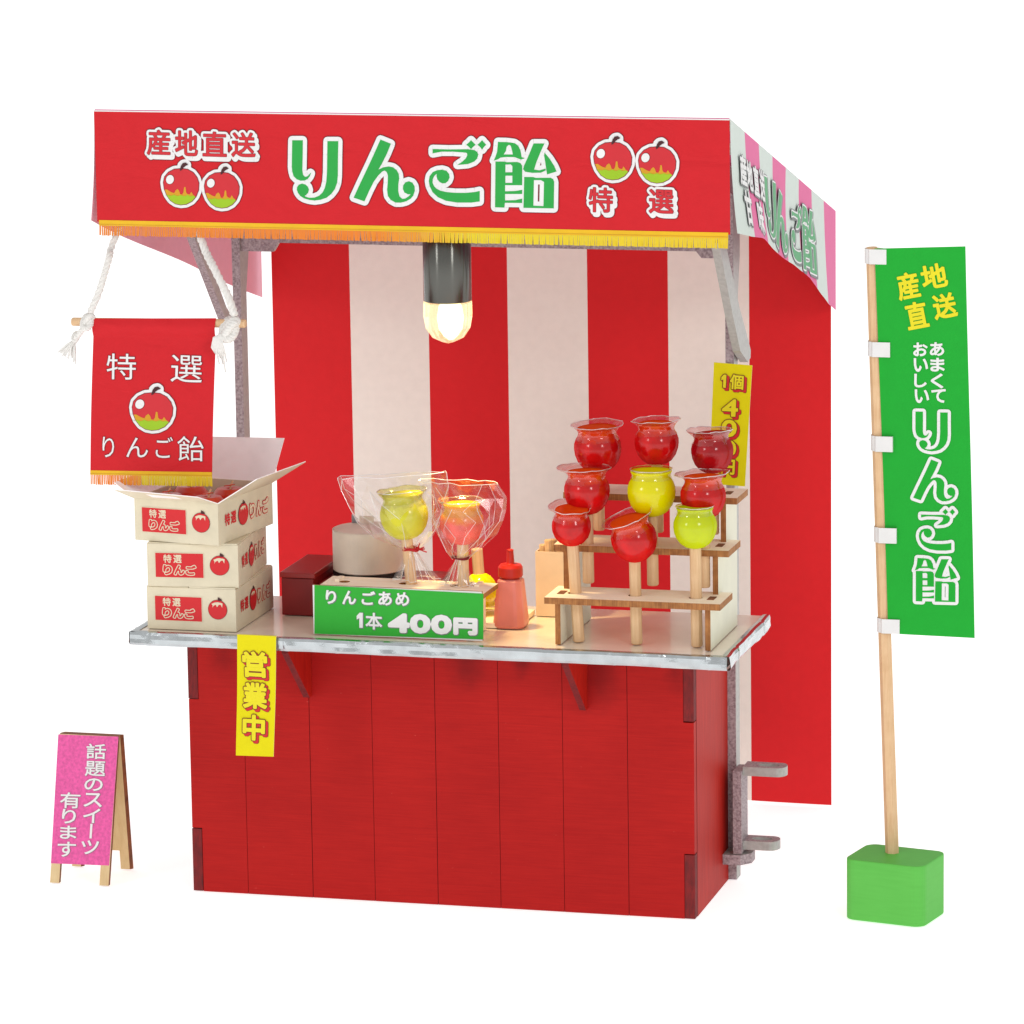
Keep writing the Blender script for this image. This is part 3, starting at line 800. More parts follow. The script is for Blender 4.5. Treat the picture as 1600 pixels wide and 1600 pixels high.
for ch, (x0, x1, yt, yb) in zip(('RI', 'N', 'GO', 'AME'), ((1190, 1209, 276, 366), (1206, 1229, 293, 386), (1235, 1250, 318, 403), (1251, 1270, 321, 420))):
    FS.put(ch, (x0, yt), (x1, yt + (x1 - x0) * .55), (x0 - 1, yb), gl)
FS.done('flap_lettering', stall)

# ================================================================== LAMP
def pt(px, py, y): return at(px, py, y=y)
lp = at(699.5, 470, y=-.02)
lx, ly, lz = lp.x, -.02, lp.z
lamp = thing('pendant_lamp', (lx, ly, lz), 'lit pendant lamp with chrome cylinder socket hanging under the red header', 'lamp')
MB().lathe([(.0, .2), (.012, .2), (.012, .098), (.0355, .0975), (.037, .096), (.037, .001), (.0355, 0), (.0, 0)], (lx, ly, lz), 48).build('socket', ['chrome'], lamp, smooth=False)
for p in lamp.children[0].data.polygons: p.use_smooth = abs(p.normal.z) < .5
MB().lathe([(.0352, 0), (.0372, -.002), (.0375, -.022), (.034, -.041), (.024, -.056), (.010, -.063), (0, -.066)], (lx, ly, lz), 48,
           fn=lambda a, r, z: (r * (1 + .035 * math.cos(12 * a) * (1 if r > .02 else 0)), z)).build('bulb', ['bulb'], lamp)
MB().lathe([(.014, -.002), (.018, -.008), (.021, -.026), (.018, -.044), (.011, -.054), (.004, -.060), (0, -.061)], (lx + .004, ly, lz), 16).build('filament', ['glow'], lamp, smooth=True)
l = bpy.data.lights.new('bulb_light', 'SPOT'); l.energy = 11; l.color = (1, .74, .34); l.spot_size = math.radians(66); l.spot_blend = .9; l.shadow_soft_size = .02
lo = bpy.data.objects.new('bulb_light', l); COL.objects.link(lo); lo.parent = lamp; lo.location = (0.004, 0, -.072)
lo.rotation_euler = (math.radians(0), math.radians(-9), 0)

# ================================================================== CARTONS
def carton(loc, rot, label, open_top=False):
    w2, d, h = .0725, .19, .0668
    root = thing('apple_carton', loc, label, 'carton', 'apple cartons stacked on the counter')
    root.rotation_euler = (0, 0, rot)
    # local frame: x across the front (front left corner at the origin), y backwards
    W2 = 2 * w2
    mb = MB(); t = .0018
    if open_top:
        mb.box(0, W2, 0, t, 0, h); mb.box(0, W2, d - t, d, 0, h); mb.box(0, t, t, d - t, 0, h); mb.box(W2 - t, W2, t, d - t, 0, h); mb.box(t, W2 - t, t, d - t, 0, t)
    else: mb.box(0, W2, 0, d, 0, h)
    body = mb.build('carton_body', ['box_card'], root, world=False, bevel=.0006)
    if not open_top:
        MB().box(.001, W2 * .47, .0008, d - .001, h + .0002, h + .0016).build('lid_flap', ['box_card'], root, world=False)
        MB().box(W2 * .48, W2 - .001, .0004, d - .002, h + .0002, h + .0022).build('lid_flap', ['box_card'], root, world=False)
    # printing
    Rm = Matrix.Rotation(rot, 3, 'Z')
    def sheet(O, U, V, Nn):
        s = Sheet(Vector(O), U, V, Nn); s.lift = .0005; return s
    s = sheet((0, 0, 0), (1, 0, 0), (0, 0, 1), (0, -1, 0))
    R = lambda u0, v0, u1, v1, m, lv: s.poly([(u0, v0), (u1, v0), (u1, v1), (u0, v1)], m, lv, px=False)
    R(.0125, .0135, .0905, .0535, 'ink_beige', 0); R(.0135, .0145, .0895, .0525, 'ink_red', 1)
    P = lambda ch, u, v, ww, hh, ly: s.put(ch, (u, v + hh), (u + ww, v + hh), (u, v), ly, px=False)
    P('特', .0265, .0375, .0125, .0125, [(.00035, 'ink_beige', 2)]); P('選', .0425, .0375, .0125, .0125, [(.00035, 'ink_beige', 2)])
    for ch, u in zip('りんご', (.0265, .044, .0625)):
        P(ch, u, .0195, .0125 if ch == 'り' else .0145, .0135, [(.0020, 'ink_beige', 2), (.0006, 'ink_red', 3)])
    s.put('FRUIT', (.1005, .0495), (.1305, .0495), (.1005, .0195), [(.0006, 'ink_maroon', 1), (0, 'ink_red', 2)], px=False)
    s.put('FRUIT_LEAF', (.116, .0545), (.1235, .0545), (.116, .0485), [(0, 'ink_dark', 3)], px=False)
    s.put('FRUIT_GLARE', (.106, .0465), (.124, .0465), (.106, .0375), [(0, 'ink_beige', 3.2)], px=False)
    o = obj('carton_print', s.mb.V, s.mb.F, s.mats, root, fm=s.mb.m, world=False)
    s = sheet((W2, 0, 0), (0, 1, 0), (0, 0, 1), (1, 0, 0))
    P = lambda ch, u, v, ww, hh, ly: s.put(ch, (u, v + hh), (u + ww, v + hh), (u, v), ly, px=False)
    P('特', .022, .027, .017, .018, [(.0006, 'ink_red', 1)]); P('選', .043, .027, .017, .018, [(.0006, 'ink_red', 1)])
    s.put('FRUIT', (.068, .052), (.102, .052), (.068, .018), [(.0007, 'ink_dark', 1), (0, 'ink_red', 2)], px=False)
    s.put('FRUIT_GLARE', (.074, .048), (.092, .048), (.074, .04), [(0, 'ink_beige', 3.2)], px=False)
    s.put('FRUIT_LEAF', (.084, .057), (.092, .057), (.084, .050), [(0, 'ink_dark', 3)], px=False)
    for ch, u in zip('りんご', (.108, .131, .154)):
        P(ch, u, .024, .0175, .021, [(.0026, 'ink_red', 1), (.0011, 'ink_beige', 2)])
    o = obj('carton_print', s.mb.V, s.mb.F, s.mats, root, fm=s.mb.m, world=False)
    return root
z0 = CT + .0012
b1 = carton((.082, -.1245, z0), 0, 'closed apple carton on the counter, bottom one of the stack', False)
b2 = carton((.0865, -.131, z0 + .0692), math.radians(4.5), 'closed apple carton in the middle of the stack, between two others', False)
b3 = carton((.0635, -.118, z0 + 2 * .0692), math.radians(-8.5), 'open apple carton with raised flaps, topmost of the stack', True)
# flaps of the open carton
def flap(pts, mats=('box_inside', 'box_card'), t=.0014):
    P = [Vector(p) for p in pts]; nn = (P[1] - P[0]).cross(P[2] - P[0]).normalized() * t
    mb = MB(); V = P + [p + nn for p in P]; n = len(P)
    mb.add(V, [tuple(range(n))], 0); mb.add(V, [tuple(range(n, 2 * n))[::-1]], 1)
    mb.add(V, [(i, (i + 1) % n, (i + 1) % n + n, i + n) for i in range(n)], 0)
    return mb.build('carton_flap', list(mats), b3, world=False)
h = .0668; W2 = .145; d = .19
flap([(W2, d, h), (0, d, h), (-.004, d + .018, h + .062), (W2 + .014, d + .018, h + .068)], ('box_inside', 'box_card'))
flap([(0, 0, h), (W2, 0, h), (W2 - .015, -.038, h + .016), (-.018, -.032, h + .018)], ('box_inside', 'box_card'))
flap([(W2, 0, h), (W2, d, h), (W2 + .062, d - .006, h + .038), (W2 + .062, .012, h + .040)], ('box_inside', 'box_card'))
flap([(0, d, h), (0, 0, h), (-.034, .0, h + .022), (-.034, d, h + .022)], ('box_inside', 'box_card'))
for i, (px, py, r) in enumerate(((.1055, .045, .034), (.1055, .120, .034), (.0372, .042, .034), (.0372, .118, .034))):
    lab = ['red apple with orange crown in the open carton, nearest its right front corner', 'red apple in the open carton, at its right rear corner',
           'red apple in the open carton, under the hanging red banner at front', 'red apple in the open carton, at its left rear corner'][i]
    wp = Matrix.Rotation(math.radians(-8.5), 3, 'Z') @ Vector((px, py, 0)) + Vector((.0635, -.118, z0 + 2 * .0692 + .002))
    ap = thing('apple', wp, lab, 'apple', 'apples inside the open carton')
    MB().lathe([(0, .004), (.4 * r, .001), (.85 * r, .5 * r), (r, r), (.9 * r, 1.5 * r), (.6 * r, 1.9 * r), (.2 * r, 1.9 * r), (0, 1.78 * r)], (0, 0, 0), 24).build('apple_body', ['apple_red'], ap, world=False, smooth=True)
    MB().tube([(0, 0, 1.75 * r), (.002, 0, 2.05 * r), (.005, .001, 2.25 * r)], .0016, 6).build('stem', ['stick_wood'], ap, world=False)
    MB().plate([[(-.008, -.004, 2.0 * r), (.001, -.007, 2.05 * r), (.009, -.001, 2.08 * r), (.002, .006, 2.03 * r)]], (0, 0, .0015), 0, 0).build('leaf', ['apple_red'], ap, world=False)

# ================================================================== STOVE AND POT
st = thing('stove', (.37, .09, CT), 'dark red box stove on the counter under the pot', 'stove')
zt = CT + .0015
MB().box(.2580, .3105, .012, .158, zt, .5130).box(.3105, .4930, .022, .158, zt, .4985).build('stove_body', ['stove_red'], st, bevel=.001)
MB().plate([[(.2562, .010, .5140), (.3135, .010, .5140), (.3135, .158, .5140), (.2562, .158, .5140)]], (0, 0, .0085), 0, 0).build('stove_lid', ['stove_lid'], st, bevel=.0012)
MB().box(.3140, .4925, .030, .156, .4990, .5035).build('burner_plate', ['stove_lid'], st, bevel=.001)
MB().lathe([(.054, 0), (.056, .0), (.056, .0105), (.046, .0105), (.046, .002), (0, .002)], (.3755, .0985, .5038), 40).build('burner_ring', ['black'], st)
pot = thing('pot', (.3755, .0985, .5145), 'beige round pot with lid standing on the dark red stove', 'pot')
MB().lathe([(0, 0), (.0535, 0), (.0562, .002), (.0562, .0655), (.0545, .0655), (.0545, .0635), (0, .0635)], (.3755, .0985, .5145), 56).build('pot_body', ['pot_card'], pot)
MB().lathe([(0, .0640), (.0540, .0640), (.0540, .0665), (0, .0672)], (.3755, .0985, .5145), 56).build('pot_lid', ['pot_card'], pot)
MB().box(.3530, .3760, .128, .1315, .5815, .5935).build('lid_handle', ['pot_card'], pot)
MB().plate([[(.3395, .130, .5815), (.3505, .130, .5815), (.3490, .130, .5885), (.3445, .130, .5925), (.3395, .130, .5950)]], (0, .003, 0), 0, 0).build('pot_tab', ['tab_grey'], pot)

# ================================================================== PRICE STAND WITH WRAPPED APPLES
sd = thing('price_stand', (.485, -.07, CT), 'low wooden stand holding wrapped candy apples behind a green price board', 'display stand')
SX0, SX1 = .3495, .6215
top = [(SX0 + .004, -.1115), (SX1 - .001, -.1115), (SX1 + .0005, -.030), (SX0 + .004, -.022)]
holes = [[(cx + .0085 * math.cos(a), cy + .0085 * math.sin(a)) for a in [2 * math.pi * i / 16 for i in range(16)]] for cx, cy in ((.3845, -.062), (.4795, -.058), (.5620, -.060))]
MB().plate([[(x, y, .5195) for x, y in top]] + [[(x, y, .5195) for x, y in h] for h in holes], (0, 0, .0075), 0, 1).build('stand_top', ['pale_wood', 'burnt_edge'], sd)
for x in (SX0 + .018, SX1 - .030):
    MB().box(x, x + .0095, -.106, -.028, CT + .0015, .5192).box(x + .001, x + .0085, -.062, -.035, .5192, .5305).build('stand_leg', ['pale_wood', 'burnt_edge'], sd)
MB().box(.40, .6480, -.020, .092, CT + .0015, .4615).build('stand_base', ['pale_wood'], sd)
bd = MB().plate([[(SX0, -.1165, CT + .002), (SX1 - .002, -.1165, CT + .002), (SX1 - .002, -.1165, .5315), (SX0, -.1165, .5315)]], (0, .0045, 0), 0, 1).build('price_board', ['white_paper', 'burnt_edge'], sd)
PS = Sheet((0, -.1168, 0), (1, 0, 0), (0, 0, 1), (0, -1, 0))
PS.poly([(491.5, 914), (755.5, 927.5), (755.5, 999), (491.5, 990)], 'sign_green', 0)
wt = lambda r: [(r + .0008, 'ink_gray', 1, (.0006, -.0006)), (r, 'ink_white', 2)]
PS.lift = .0008
for ch, x in zip('りんごあめ', (510, 536, 566, 592, 619)):
    PS.put(ch, (x, 922 + (x - 500) * .03), (x + (15 if ch == 'り' else 20), 922.4 + (x - 500) * .03), (x, 942 + (x - 500) * .03), wt(.0007))
PS.put('1', (558, 957), (567, 957.5), (558, 980), wt(.0003)); PS.put('本', (572, 957), (597, 958.5), (572, 982), wt(.0006))
for ch, x, ww in (('4', 609, 29), ('0', 643, 28), ('0', 676, 28)):
    PS.put(ch, (x, 960 + (x - 609) * .035), (x + ww, 961 + (x - 609) * .035), (x, 985.5 + (x - 609) * .035), wt(.0027))
PS.put('円', (711, 967), (744, 968.3), (711, 989), wt(.0026))
PS.done('price_lettering', bd)

def candy_apple(foot, centre, r, col, rim, label, group, zfoot=None, name='candy_apple', inner_rim=1.2, tilt=None):
    """stick and glazed apple; foot -> centre is the axis. rim: (radius factor, irregularity, x shift, slope) of the clear flared sugar disc, or None"""
    foot, centre = Vector(foot), Vector(centre)
    ax = (centre - foot).normalized(); Lc = (centre - foot).length
    root = thing(name, foot, label, 'candy apple', group)
    q = Vector((0, 0, 1)).rotation_difference(ax)
    root.rotation_mode = 'QUATERNION'; root.rotation_quaternion = q
    # square-ish wooden stick
    sr = .0088
    mb = MB(); n = 10
    mb.tube([(0, 0, 0), (0, 0, .0015), (0, 0, Lc - r * .8), (0, 0, Lc - r * .75)], [sr * .88, sr, sr, sr * .9], 10)
    mb.build('stick', ['stick_wood'], root, world=False)
    seed = random.uniform(0, 50)
    prof = [(.0, -.93), (.22, -.97), (.45, -.9), (.68, -.74), (.86, -.5), (.97, -.2), (1.0, .05), (.985, .25), (.91, .46), (.82, .60), (.785, .70), (.80, .80), (.85, .89), (.84, .93), (.6, .92), (0, .89)]
    def wob(a, rr, z):
        k = 1 + .03 * noise.noise(Vector((math.cos(a) * 1.3, math.sin(a) * 1.3, z / r + seed)))
        return rr * k, z
    mb = MB().lathe([(p * r, z * r) for p, z in prof], (0, 0, 0), 36, fn=wob)
    mb.V = [v for v in mb.V]
    b = obj('candy', mb.V, mb.F, [col], root, smooth=True, world=False)
    b.location = (0, 0, Lc)
    if tilt: b.rotation_euler = tilt
    if rim:
        rf, irr, sx, sl, clr = rim
        if rf > .9: rf = 1 + (rf - 1) * .75
        def bend(a, rr, z):
            t = min(1, max(0, (rr / r - .80) / max(.05, rf - .80)))
            kk = 1 + irr * t * (noise.noise(Vector((math.cos(a) * 1.7, math.sin(a) * 1.7, seed))) * 1.5 + noise.noise(Vector((math.cos(a) * 5, math.sin(a) * 5, seed + 4))) * 1.1 + sx * math.cos(a))
            return rr * kk, z + t * r * (sl * math.cos(a) + .22 * irr * 5 * noise.noise(Vector((math.cos(a) * 2.6, math.sin(a) * 2.6, seed + 9))))
        pr = [(.93, .44), (.845, .58), (.805, .70), (.83, .80), (.90, .90), (.98, .98), (rf, 1.06), (rf * .995, 1.085), (.98, 1.02), (.86, .95)]
        if rf < .9: pr = [(.86, .60), (.81, .72), (.82, .88), (.87, 1.0), (.86, 1.02), (.80, .95)]
        mb = MB().lathe([(p * r, z * r) for p, z in pr], (0, 0, 0), 40, fn=bend, cap=False)
        ro = obj('sugar_rim', mb.V, mb.F, [clr], b, smooth=True, world=False)
        k5 = max(range(len(pr)), key=lambda i_: pr[i_][0] + pr[i_][1] * .5); E0 = mb.V[k5 * 40:(k5 + 1) * 40]
        m2 = MB().tube(E0 + [E0[0]], .0006, 5)
        obj('rim_edge', m2.V, m2.F, ['cello_edge'], b, smooth=True, world=False)
    return root, b

G9 = 'candy apples on the stepped rack'
# (body centre px, y plane, foot, r, colour, rim, label)
r1, r2, r3 = .0315, .037, .0355
rack_y = (-.088, -.052, .012)
specs = [
 ((934, 702), rack_y[2], None, .0365, 'candy_red', (1.12, .07, .0, .02, 'rim_clear'), 'red candy apple with wide flat clear rim, left in the top row of the rack', .6085),
 ((1026, 693), rack_y[2], None, .0340, 'candy_red', (1.13, .07, 0, .05, 'rim_clear'), 'red candy apple in the middle of the top row, tallest on the rack', .6085),
 ((1113, 707), rack_y[2], None, .0325, 'candy_dark', (1.08, .08, -.6, -.06, 'rim_clear'), 'dark red candy apple in front of the yellow price strip', .6085),
 ((917, 769), rack_y[1], None, .0350, 'candy_red', (1.24, .05, -2.2, .0, 'rim_clear'), 'red candy apple whose clear rim juts far left, left of middle row', .5385),
 ((1018, 770), rack_y[1], None, .0370, 'candy_yellow', (.8, .02, 0, 0, 'rim_yellow'), 'yellow candy apple with narrow neck in the middle row of the rack', .5385),
 ((1099, 777), rack_y[1], None, .0345, 'candy_red', (1.24, .06, -.4, .05, 'rim_clear'), 'red candy apple with broad clear rim, right in the middle row', .5385),
 ((893, 823), rack_y[0], (906, 1003), .0300, 'candy_red', (1.12, .06, -1.4, -.05, 'rim_clear'), 'small red candy apple leaning left at the front left of the rack', None),
 ((991, 843), rack_y[0], (995, 1008), .0350, 'candy_red', (1.16, .06, -1.0, .14, 'rim_clear'), 'red candy apple with tilted rim, front centre, lowest on the rack', None),
 ((1086, 824), rack_y[0], (1088, 1013), .0330, 'candy_green', (.8, .02, 0, 0, 'rim_yellow'), 'lime green candy apple at the front right of the rack', None),
]
for (px, py), y, ft, r, col, rim, lab, zf in specs:
    c = at(px, py, y=y)
    if ft:
        f = at(ft[0], ft[1] - 2, z=CT + .0015); f = Vector((f.x, y, CT + .0015))
    else:
        f = Vector((c.x + .001, y, zf))
    tl = None
    if px == 893: tl = (0, math.radians(14), 0); tl = (math.radians(10), math.radians(6), 0)
    if px == 991: tl = (math.radians(12), math.radians(-10), 0)
    if px == 1113: tl = (0, math.radians(-4), 0)
    if px == 934: tl = (math.radians(3), 0, 0)
    candy_apple(f, c, r, col, rim, lab, G9, tilt=tl)

# the stepped rack
rk = thing('stepped_rack', (.855, -.02, CT), 'three step wooden rack holding candy apples at the right end of the counter', 'display rack')
zb = CT + .0015
for x in (.7338, .9672):
    L = [(-.1145, zb), (.0770, zb), (.0770, .6585), (-.0005, .6585), (-.0005, .5888 + .0), (-.0590, .5888), (-.0590, .5190), (-.1145, .5190)]
    MB().plate([[(x, y, z) for y, z in L]], (.0085, 0, 0), 0, 1).build('rack_side', ['cream_board', 'burnt_edge'], rk)
for y0, dp, z, ks in ((-.128, .088, .5192, 'a'), (-.066, .086, .5890, 'b'), (-.004, .080, .6587, 'c')):
    o_ = [(.7205, y0), (.9935, y0), (.9935, y0 + dp), (.7205, y0 + dp)]
    yy = {'a': rack_y[0], 'b': rack_y[1], 'c': rack_y[2]}[ks]
    xs = {'a': (.7575, .8525, .9470), 'b': (.7655, .8650, .9455), 'c': (.7675, .8600, .9455)}[ks]
    hs = [[(cx + .0105 * math.cos(a), yy + .0095 * math.sin(a)) for a in [2 * math.pi * i / 14 for i in range(14)]] for cx in xs]
    MB().plate([[(x, y, z) for x, y in o_]] + [[(x, y, z) for x, y in h] for h in hs], (0, 0, .0100), 0, 1).build('shelf', ['pale_wood', 'burnt_edge'], rk)
    for x in (.7338, .9672):
        MB().box(x - .0005, x + .0102, y0 + .028, y0 + .052, z + .0095, z + .0107).build('tenon', ['stand_edge'], rk)

# wrapped apples
GW = 'candy apples wrapped in cellophane'
def cello(root, left, right, tie, skirt, yp, seed, depth=.044):
    """cellophane bag: rows of rings from the tie to the open top, flattened towards the hem"""
    rnd = random.Random(seed); rows = len(left); n = 22; V = []; F = []
    for i in range(rows):
        a, b = at(*left[i], y=yp), at(*right[i], y=yp); t = i / (rows - 1)
        c = (a + b) / 2; hw = (b - a) / 2
        dep = (.006 + (depth - .006) * math.sin(min(1, t * 3.2) * math.pi / 2)) * (1 - .55 * max(0, t - .6) / .4)
        for j in range(n):
            q = 2 * math.pi * j / n
            jit = 1 + rnd.uniform(-.10, .05) * (1 if 0 < i else .3)
            p = c + hw * math.cos(q) * (jit if abs(math.cos(q)) < .95 else 1) + Vector((0, 1, 0)) * dep * math.sin(q) * (1 + rnd.uniform(-.22, .22))
            p.z += rnd.uniform(-.0025, .0025) * (1 if i < rows - 1 else .6)
            V.append(p)
    for i in range(rows - 1):
        for j in range(n):
            a, b, c2, d2 = i * n + j, i * n + (j + 1) % n, (i + 1) * n + (j + 1) % n, (i + 1) * n + j
            F += ([(a, b, c2), (a, c2, d2)] if rnd.random() < .5 else [(a, b, d2), (b, c2, d2)])
    w_ = thing('cellophane_wrap', Vector(at(*tie, y=yp)), None, None); COL.objects.unlink(w_); bpy.data.objects.remove(w_)
    off = worldloc(root); q = root.rotation_quaternion.inverted()
    loc = lambda P: [q @ (Vector(p) - off) for p in P]
    wrap = obj('cellophane', loc(V), F, 'cello', root, world=False)
    mb = MB()
    hem = V[-n:] + [V[-n]]; mb.tube(hem, .00055, 5)
    for j in [k for k in range(n)]:
        if rnd.random() < .62:
            i0 = rnd.choice((0, 0, 1, 2)); i1 = rnd.choice((rows - 1, rows - 2, rows - 3))
            if i1 > i0 + 1:
                jj = j; pts = []
                for i in range(i0, i1 + 1):
                    pts.append(V[i * n + jj % n] + Vector((0, -.0002, 0))); jj += rnd.choice((0, 0, 1, -1))
                mb.tube(pts, .00035, 4)
    o = obj('fold', loc(mb.V), mb.F, 'cello_edge', wrap, world=False); o['kind'] = 'stuff'
    # skirt below the tie
    V = []; F = []; T0 = at(*tie, y=yp); n2 = 26
    (sl, sr) = (at(*skirt[0], y=yp), at(*skirt[1], y=yp)); c = (sl + sr) / 2; hw = (sr - sl) / 2
    for i in range(5):
        t = i / 4
        for j in range(n2):
            qq = 2 * math.pi * j / n2
            s_ = .006 + t * (hw.length - .006)
            k = 1 + (.28 if j % 2 else -.2) * (0.3 + t * .7) * rnd.uniform(.5, 1.2)
            p = T0.lerp(c, t) + Vector((math.cos(qq) * s_ * k, math.sin(qq) * (.006 + t * .011) * k, 0)) + Vector((0, 0, hw.z * math.cos(qq) * t + rnd.uniform(-.002, .002) * t))
            V.append(p)
    for i in range(4):
        for j in range(n2):
            F.append((i * n2 + j, i * n2 + (j + 1) % n2, (i + 1) * n2 + (j + 1) % n2, (i + 1) * n2 + j))
    sk = obj('cellophane_skirt', loc(V), F, 'cello', root, world=False)
    mb = MB(); mb.tube(V[-n2:] + [V[-n2]], .0005, 5)
    for j in range(0, n2, 2): mb.tube([V[i * n2 + j] for i in range(5)], .00035, 4)
    o = obj('fold', loc(mb.V), mb.F, 'cello_edge', sk, world=False); o['kind'] = 'stuff'
    return T0, loc
yw = -.058
ztop = .5272
# left: yellow-green apple
c = at(632, 806, y=yw); f = Vector((c.x + .010, yw, ztop - .004)); f.z = .5175
wa, _ = candy_apple(f, c, .0375, 'candy_bagged', (1.05, .05, 0, 0, 'rim_yellow'), 'green candy apple in cellophane tied with red twist, left of the pair on the stand', GW, name='wrapped_candy_apple')
T0, loc = cello(wa, [(630, 857), (611, 850), (585, 836), (560, 812), (545, 786), (533, 764), (527, 746)], [(654, 857), (669, 845), (684, 826), (694, 803), (700, 780), (701, 760), (698, 738)], (642, 857), ((620, 903), (680, 906)), yw, 3)
mb = MB(); rr = .0125
for kk in range(3):
    mb.tube([T0 + Vector((rr * math.cos(a), rr * .75 * math.sin(a), .0018 * (kk - 1) + .0012 * math.sin(3 * a + kk))) for a in [2 * math.pi * i / 20 for i in range(21)]], .0013, 6)
k0 = T0 + Vector((.011, -.007, .001))
for dx, dz in ((.013, .004), (.017, -.004), (.006, .010), (.014, .001)):
    mb.tube([k0, k0 + Vector((dx * .5, -.003, dz * .2)), k0 + Vector((dx, -.002, dz))], .0011, 5)
obj('twist_tie', loc(mb.V), mb.F, 'twist_red', wa, world=False)
# right: red apple, orange crown
c = at(722, 818, y=yw - .004); f = Vector((c.x + .001, yw - .004, .5175))
wb, _ = candy_apple(f, c, .0335, 'candy_pink', (1.05, .06, 0, 0, 'rim_yellow'), 'pinkish red candy apple with orange crown in cellophane, right of the pair on the stand', GW, name='wrapped_candy_apple')
T0, loc = cello(wb, [(706, 872), (697, 855), (684, 832), (672, 806), (664, 782), (657, 764), (654, 750)], [(733, 872), (752, 858), (775, 836), (786, 815), (791, 795), (792, 778), (778, 756)], (719, 872), ((693, 910), (737, 914)), yw - .006, 11)
mb = MB(); rr = .0135
for kk in range(2):
    mb.tube([T0 + Vector((rr * math.cos(a), rr * .75 * math.sin(a), .0016 * kk + .001 * math.sin(2 * a + kk))) for a in [2 * math.pi * i / 20 for i in range(21)]], .0011, 6)
obj('twist_tie', loc(mb.V), mb.F, 'ink_maroon', wb, world=False)
# the apple standing on its head behind the stand
c = at(750, 922, y=.045)
ua, _ = candy_apple((c.x - .004, .045, c.z + .066), (c.x, .045, max(c.z, .5)), .027, 'candy_yellow', (1.1, .05, 0, 0, 'rim_yellow'), 'yellow candy apple turned upside down behind the price stand, beside the sauce bottle', 'candy apples lying behind the stand')

# ================================================================== BOTTLE, STICK BOX
bx, by = .6340, .0
bt = thing('sauce_bottle', (bx, by, CT), 'pink squeeze bottle with red nozzle cap on the counter', 'bottle')
zz = CT + .0015
def octo(a, r, z):
    k = 1 / max(abs(math.cos(a)), abs(math.sin(a))); k = min(k, 1.16)
    return r * k * .93, z
MB().lathe([(.0, 0), (.0245, 0), (.0272, .004), (.0268, .012), (.0205, .073), (.0180, .0755), (0, .0755)], (bx, by, zz), 32, fn=octo).build('bottle_body', ['bottle_pink'], bt)
MB().lathe([(.0, .0757), (.0140, .0757), (.0140, .0785), (.0185, .0788), (.0192, .081), (.0190, .0935), (.0165, .0975), (.0070, .0990), (.0062, .1005), (.0050, .118), (.0055, .1205), (.0035, .1215), (0, .1195)], (bx, by, zz), 28).build('bottle_cap', ['cap_red'], bt, smooth=False)
sb = thing('stick_box', (.685, .11, CT), 'tall beige carton holding spare wooden sticks beside the rack', 'box')
x0 = .6530; x1 = .7150; y0 = .0800; y1 = .1400; zt2 = .5570; t = .002
MB().box(x0, x1, y0, y0 + t, zz, zt2).box(x0, x1, y1 - t, y1, zz, zt2).box(x0, x0 + t, y0 + t, y1 - t, zz, zt2).box(x1 - t, x1, y0 + t, y1 - t, zz, zt2).box(x0 + t, x1 - t, y0 + t, y1 - t, zz, zz + t).build('box_body', ['carton'], sb)
for i, (dx, dy, hh, tx) in enumerate(((.010, .018, .108, -.002), (.022, .012, .117, -.004), (.030, .030, .126, .004), (.042, .022, .112, .006), (.018, .042, .112, 0), (.050, .04, .110, .004))):
    sk = thing('wooden_stick', (x0 + dx, y0 + dy, zz + .003), 'tallest spare wooden stick in the beige carton' if hh > .12 else 'spare round wooden stick standing in the beige carton', 'stick', 'spare sticks in the beige carton')
    MB().tube([(0, 0, 0), (tx, 0, hh - .001), (tx, 0, hh)], [.0062, .0062, .0055], 9).build('stick_shaft', ['stick_wood'], sk, world=False)

# ================================================================== YELLOW PAPER STRIPS
def paper(s, quad, m, name, parent, edge='ink_white', th=.0006):
    """thin printed sheet with real thickness and a pale cut edge"""
    P = [s.uv(*q) for q in quad]; nu, nv = 4, 12; V = []; F = []; k = []
    for w_ in (0, -th):
        for i in range(nu + 1):
            for j in range(nv + 1):
                a, b = i / nu, j / nv
                p = P[0] * (1 - a) * (1 - b) + P[1] * a * (1 - b) + P[2] * a * b + P[3] * (1 - a) * b
                V.append(s.P(p.x, p.y, w_))
    N1 = (nu + 1) * (nv + 1); ix = lambda i, j: i * (nv + 1) + j
    for i in range(nu):
        for j in range(nv):
            f = (ix(i, j), ix(i, j + 1), ix(i + 1, j + 1), ix(i + 1, j)); F.append(f); k.append(0); F.append(tuple(q + N1 for q in f[::-1])); k.append(1)
    ring = [(i, 0) for i in range(nu)] + [(nu, j) for j in range(nv)] + [(i, nv) for i in range(nu, 0, -1)] + [(0, j) for j in range(nv, 0, -1)]
    for a, b in zip(ring, ring[1:] + ring[:1]):
        F.append((ix(*a), ix(*b), ix(*b) + N1, ix(*a) + N1)); k.append(1)
    return obj(name, V, F, [m, edge], parent, fm=k, smooth=False)
yl = lambda r: [(r + .0016, 'ink_brown', 0, (.0036, -.0036)), (r + .0011, 'ink_red', 1, (.0034, -.0034)), (r + .0011, 'ink_red', 1, (.0017, -.0017)), (r + .0013, 'ink_brown', 2), (r, 'ink_yellow', 3)]
ys = thing('open_strip', (.2675, -.155, .2665), 'yellow vertical strip with three large characters hanging over the red plank front', 'paper sign')
YS = Sheet((0, -.1585, 0), (1, 0, 0), (0, 0, 1), (0, -1, 0), warp=lambda u, v: .0015 * math.sin(v * 30))
st_ = paper(YS, ((371, 991), (432, 994), (428, 1182), (369, 1180)), 'yellow_paper', 'strip_paper', ys)
YS.lift = .0006
YS.put('営', (380, 1018), (416, 1020), (381, 1056), yl(.0016))
YS.put('業', (381, 1067), (416, 1069), (381, 1105), yl(.0016))
YS.put('中', (381, 1117), (413, 1119), (381, 1154), yl(.0016))
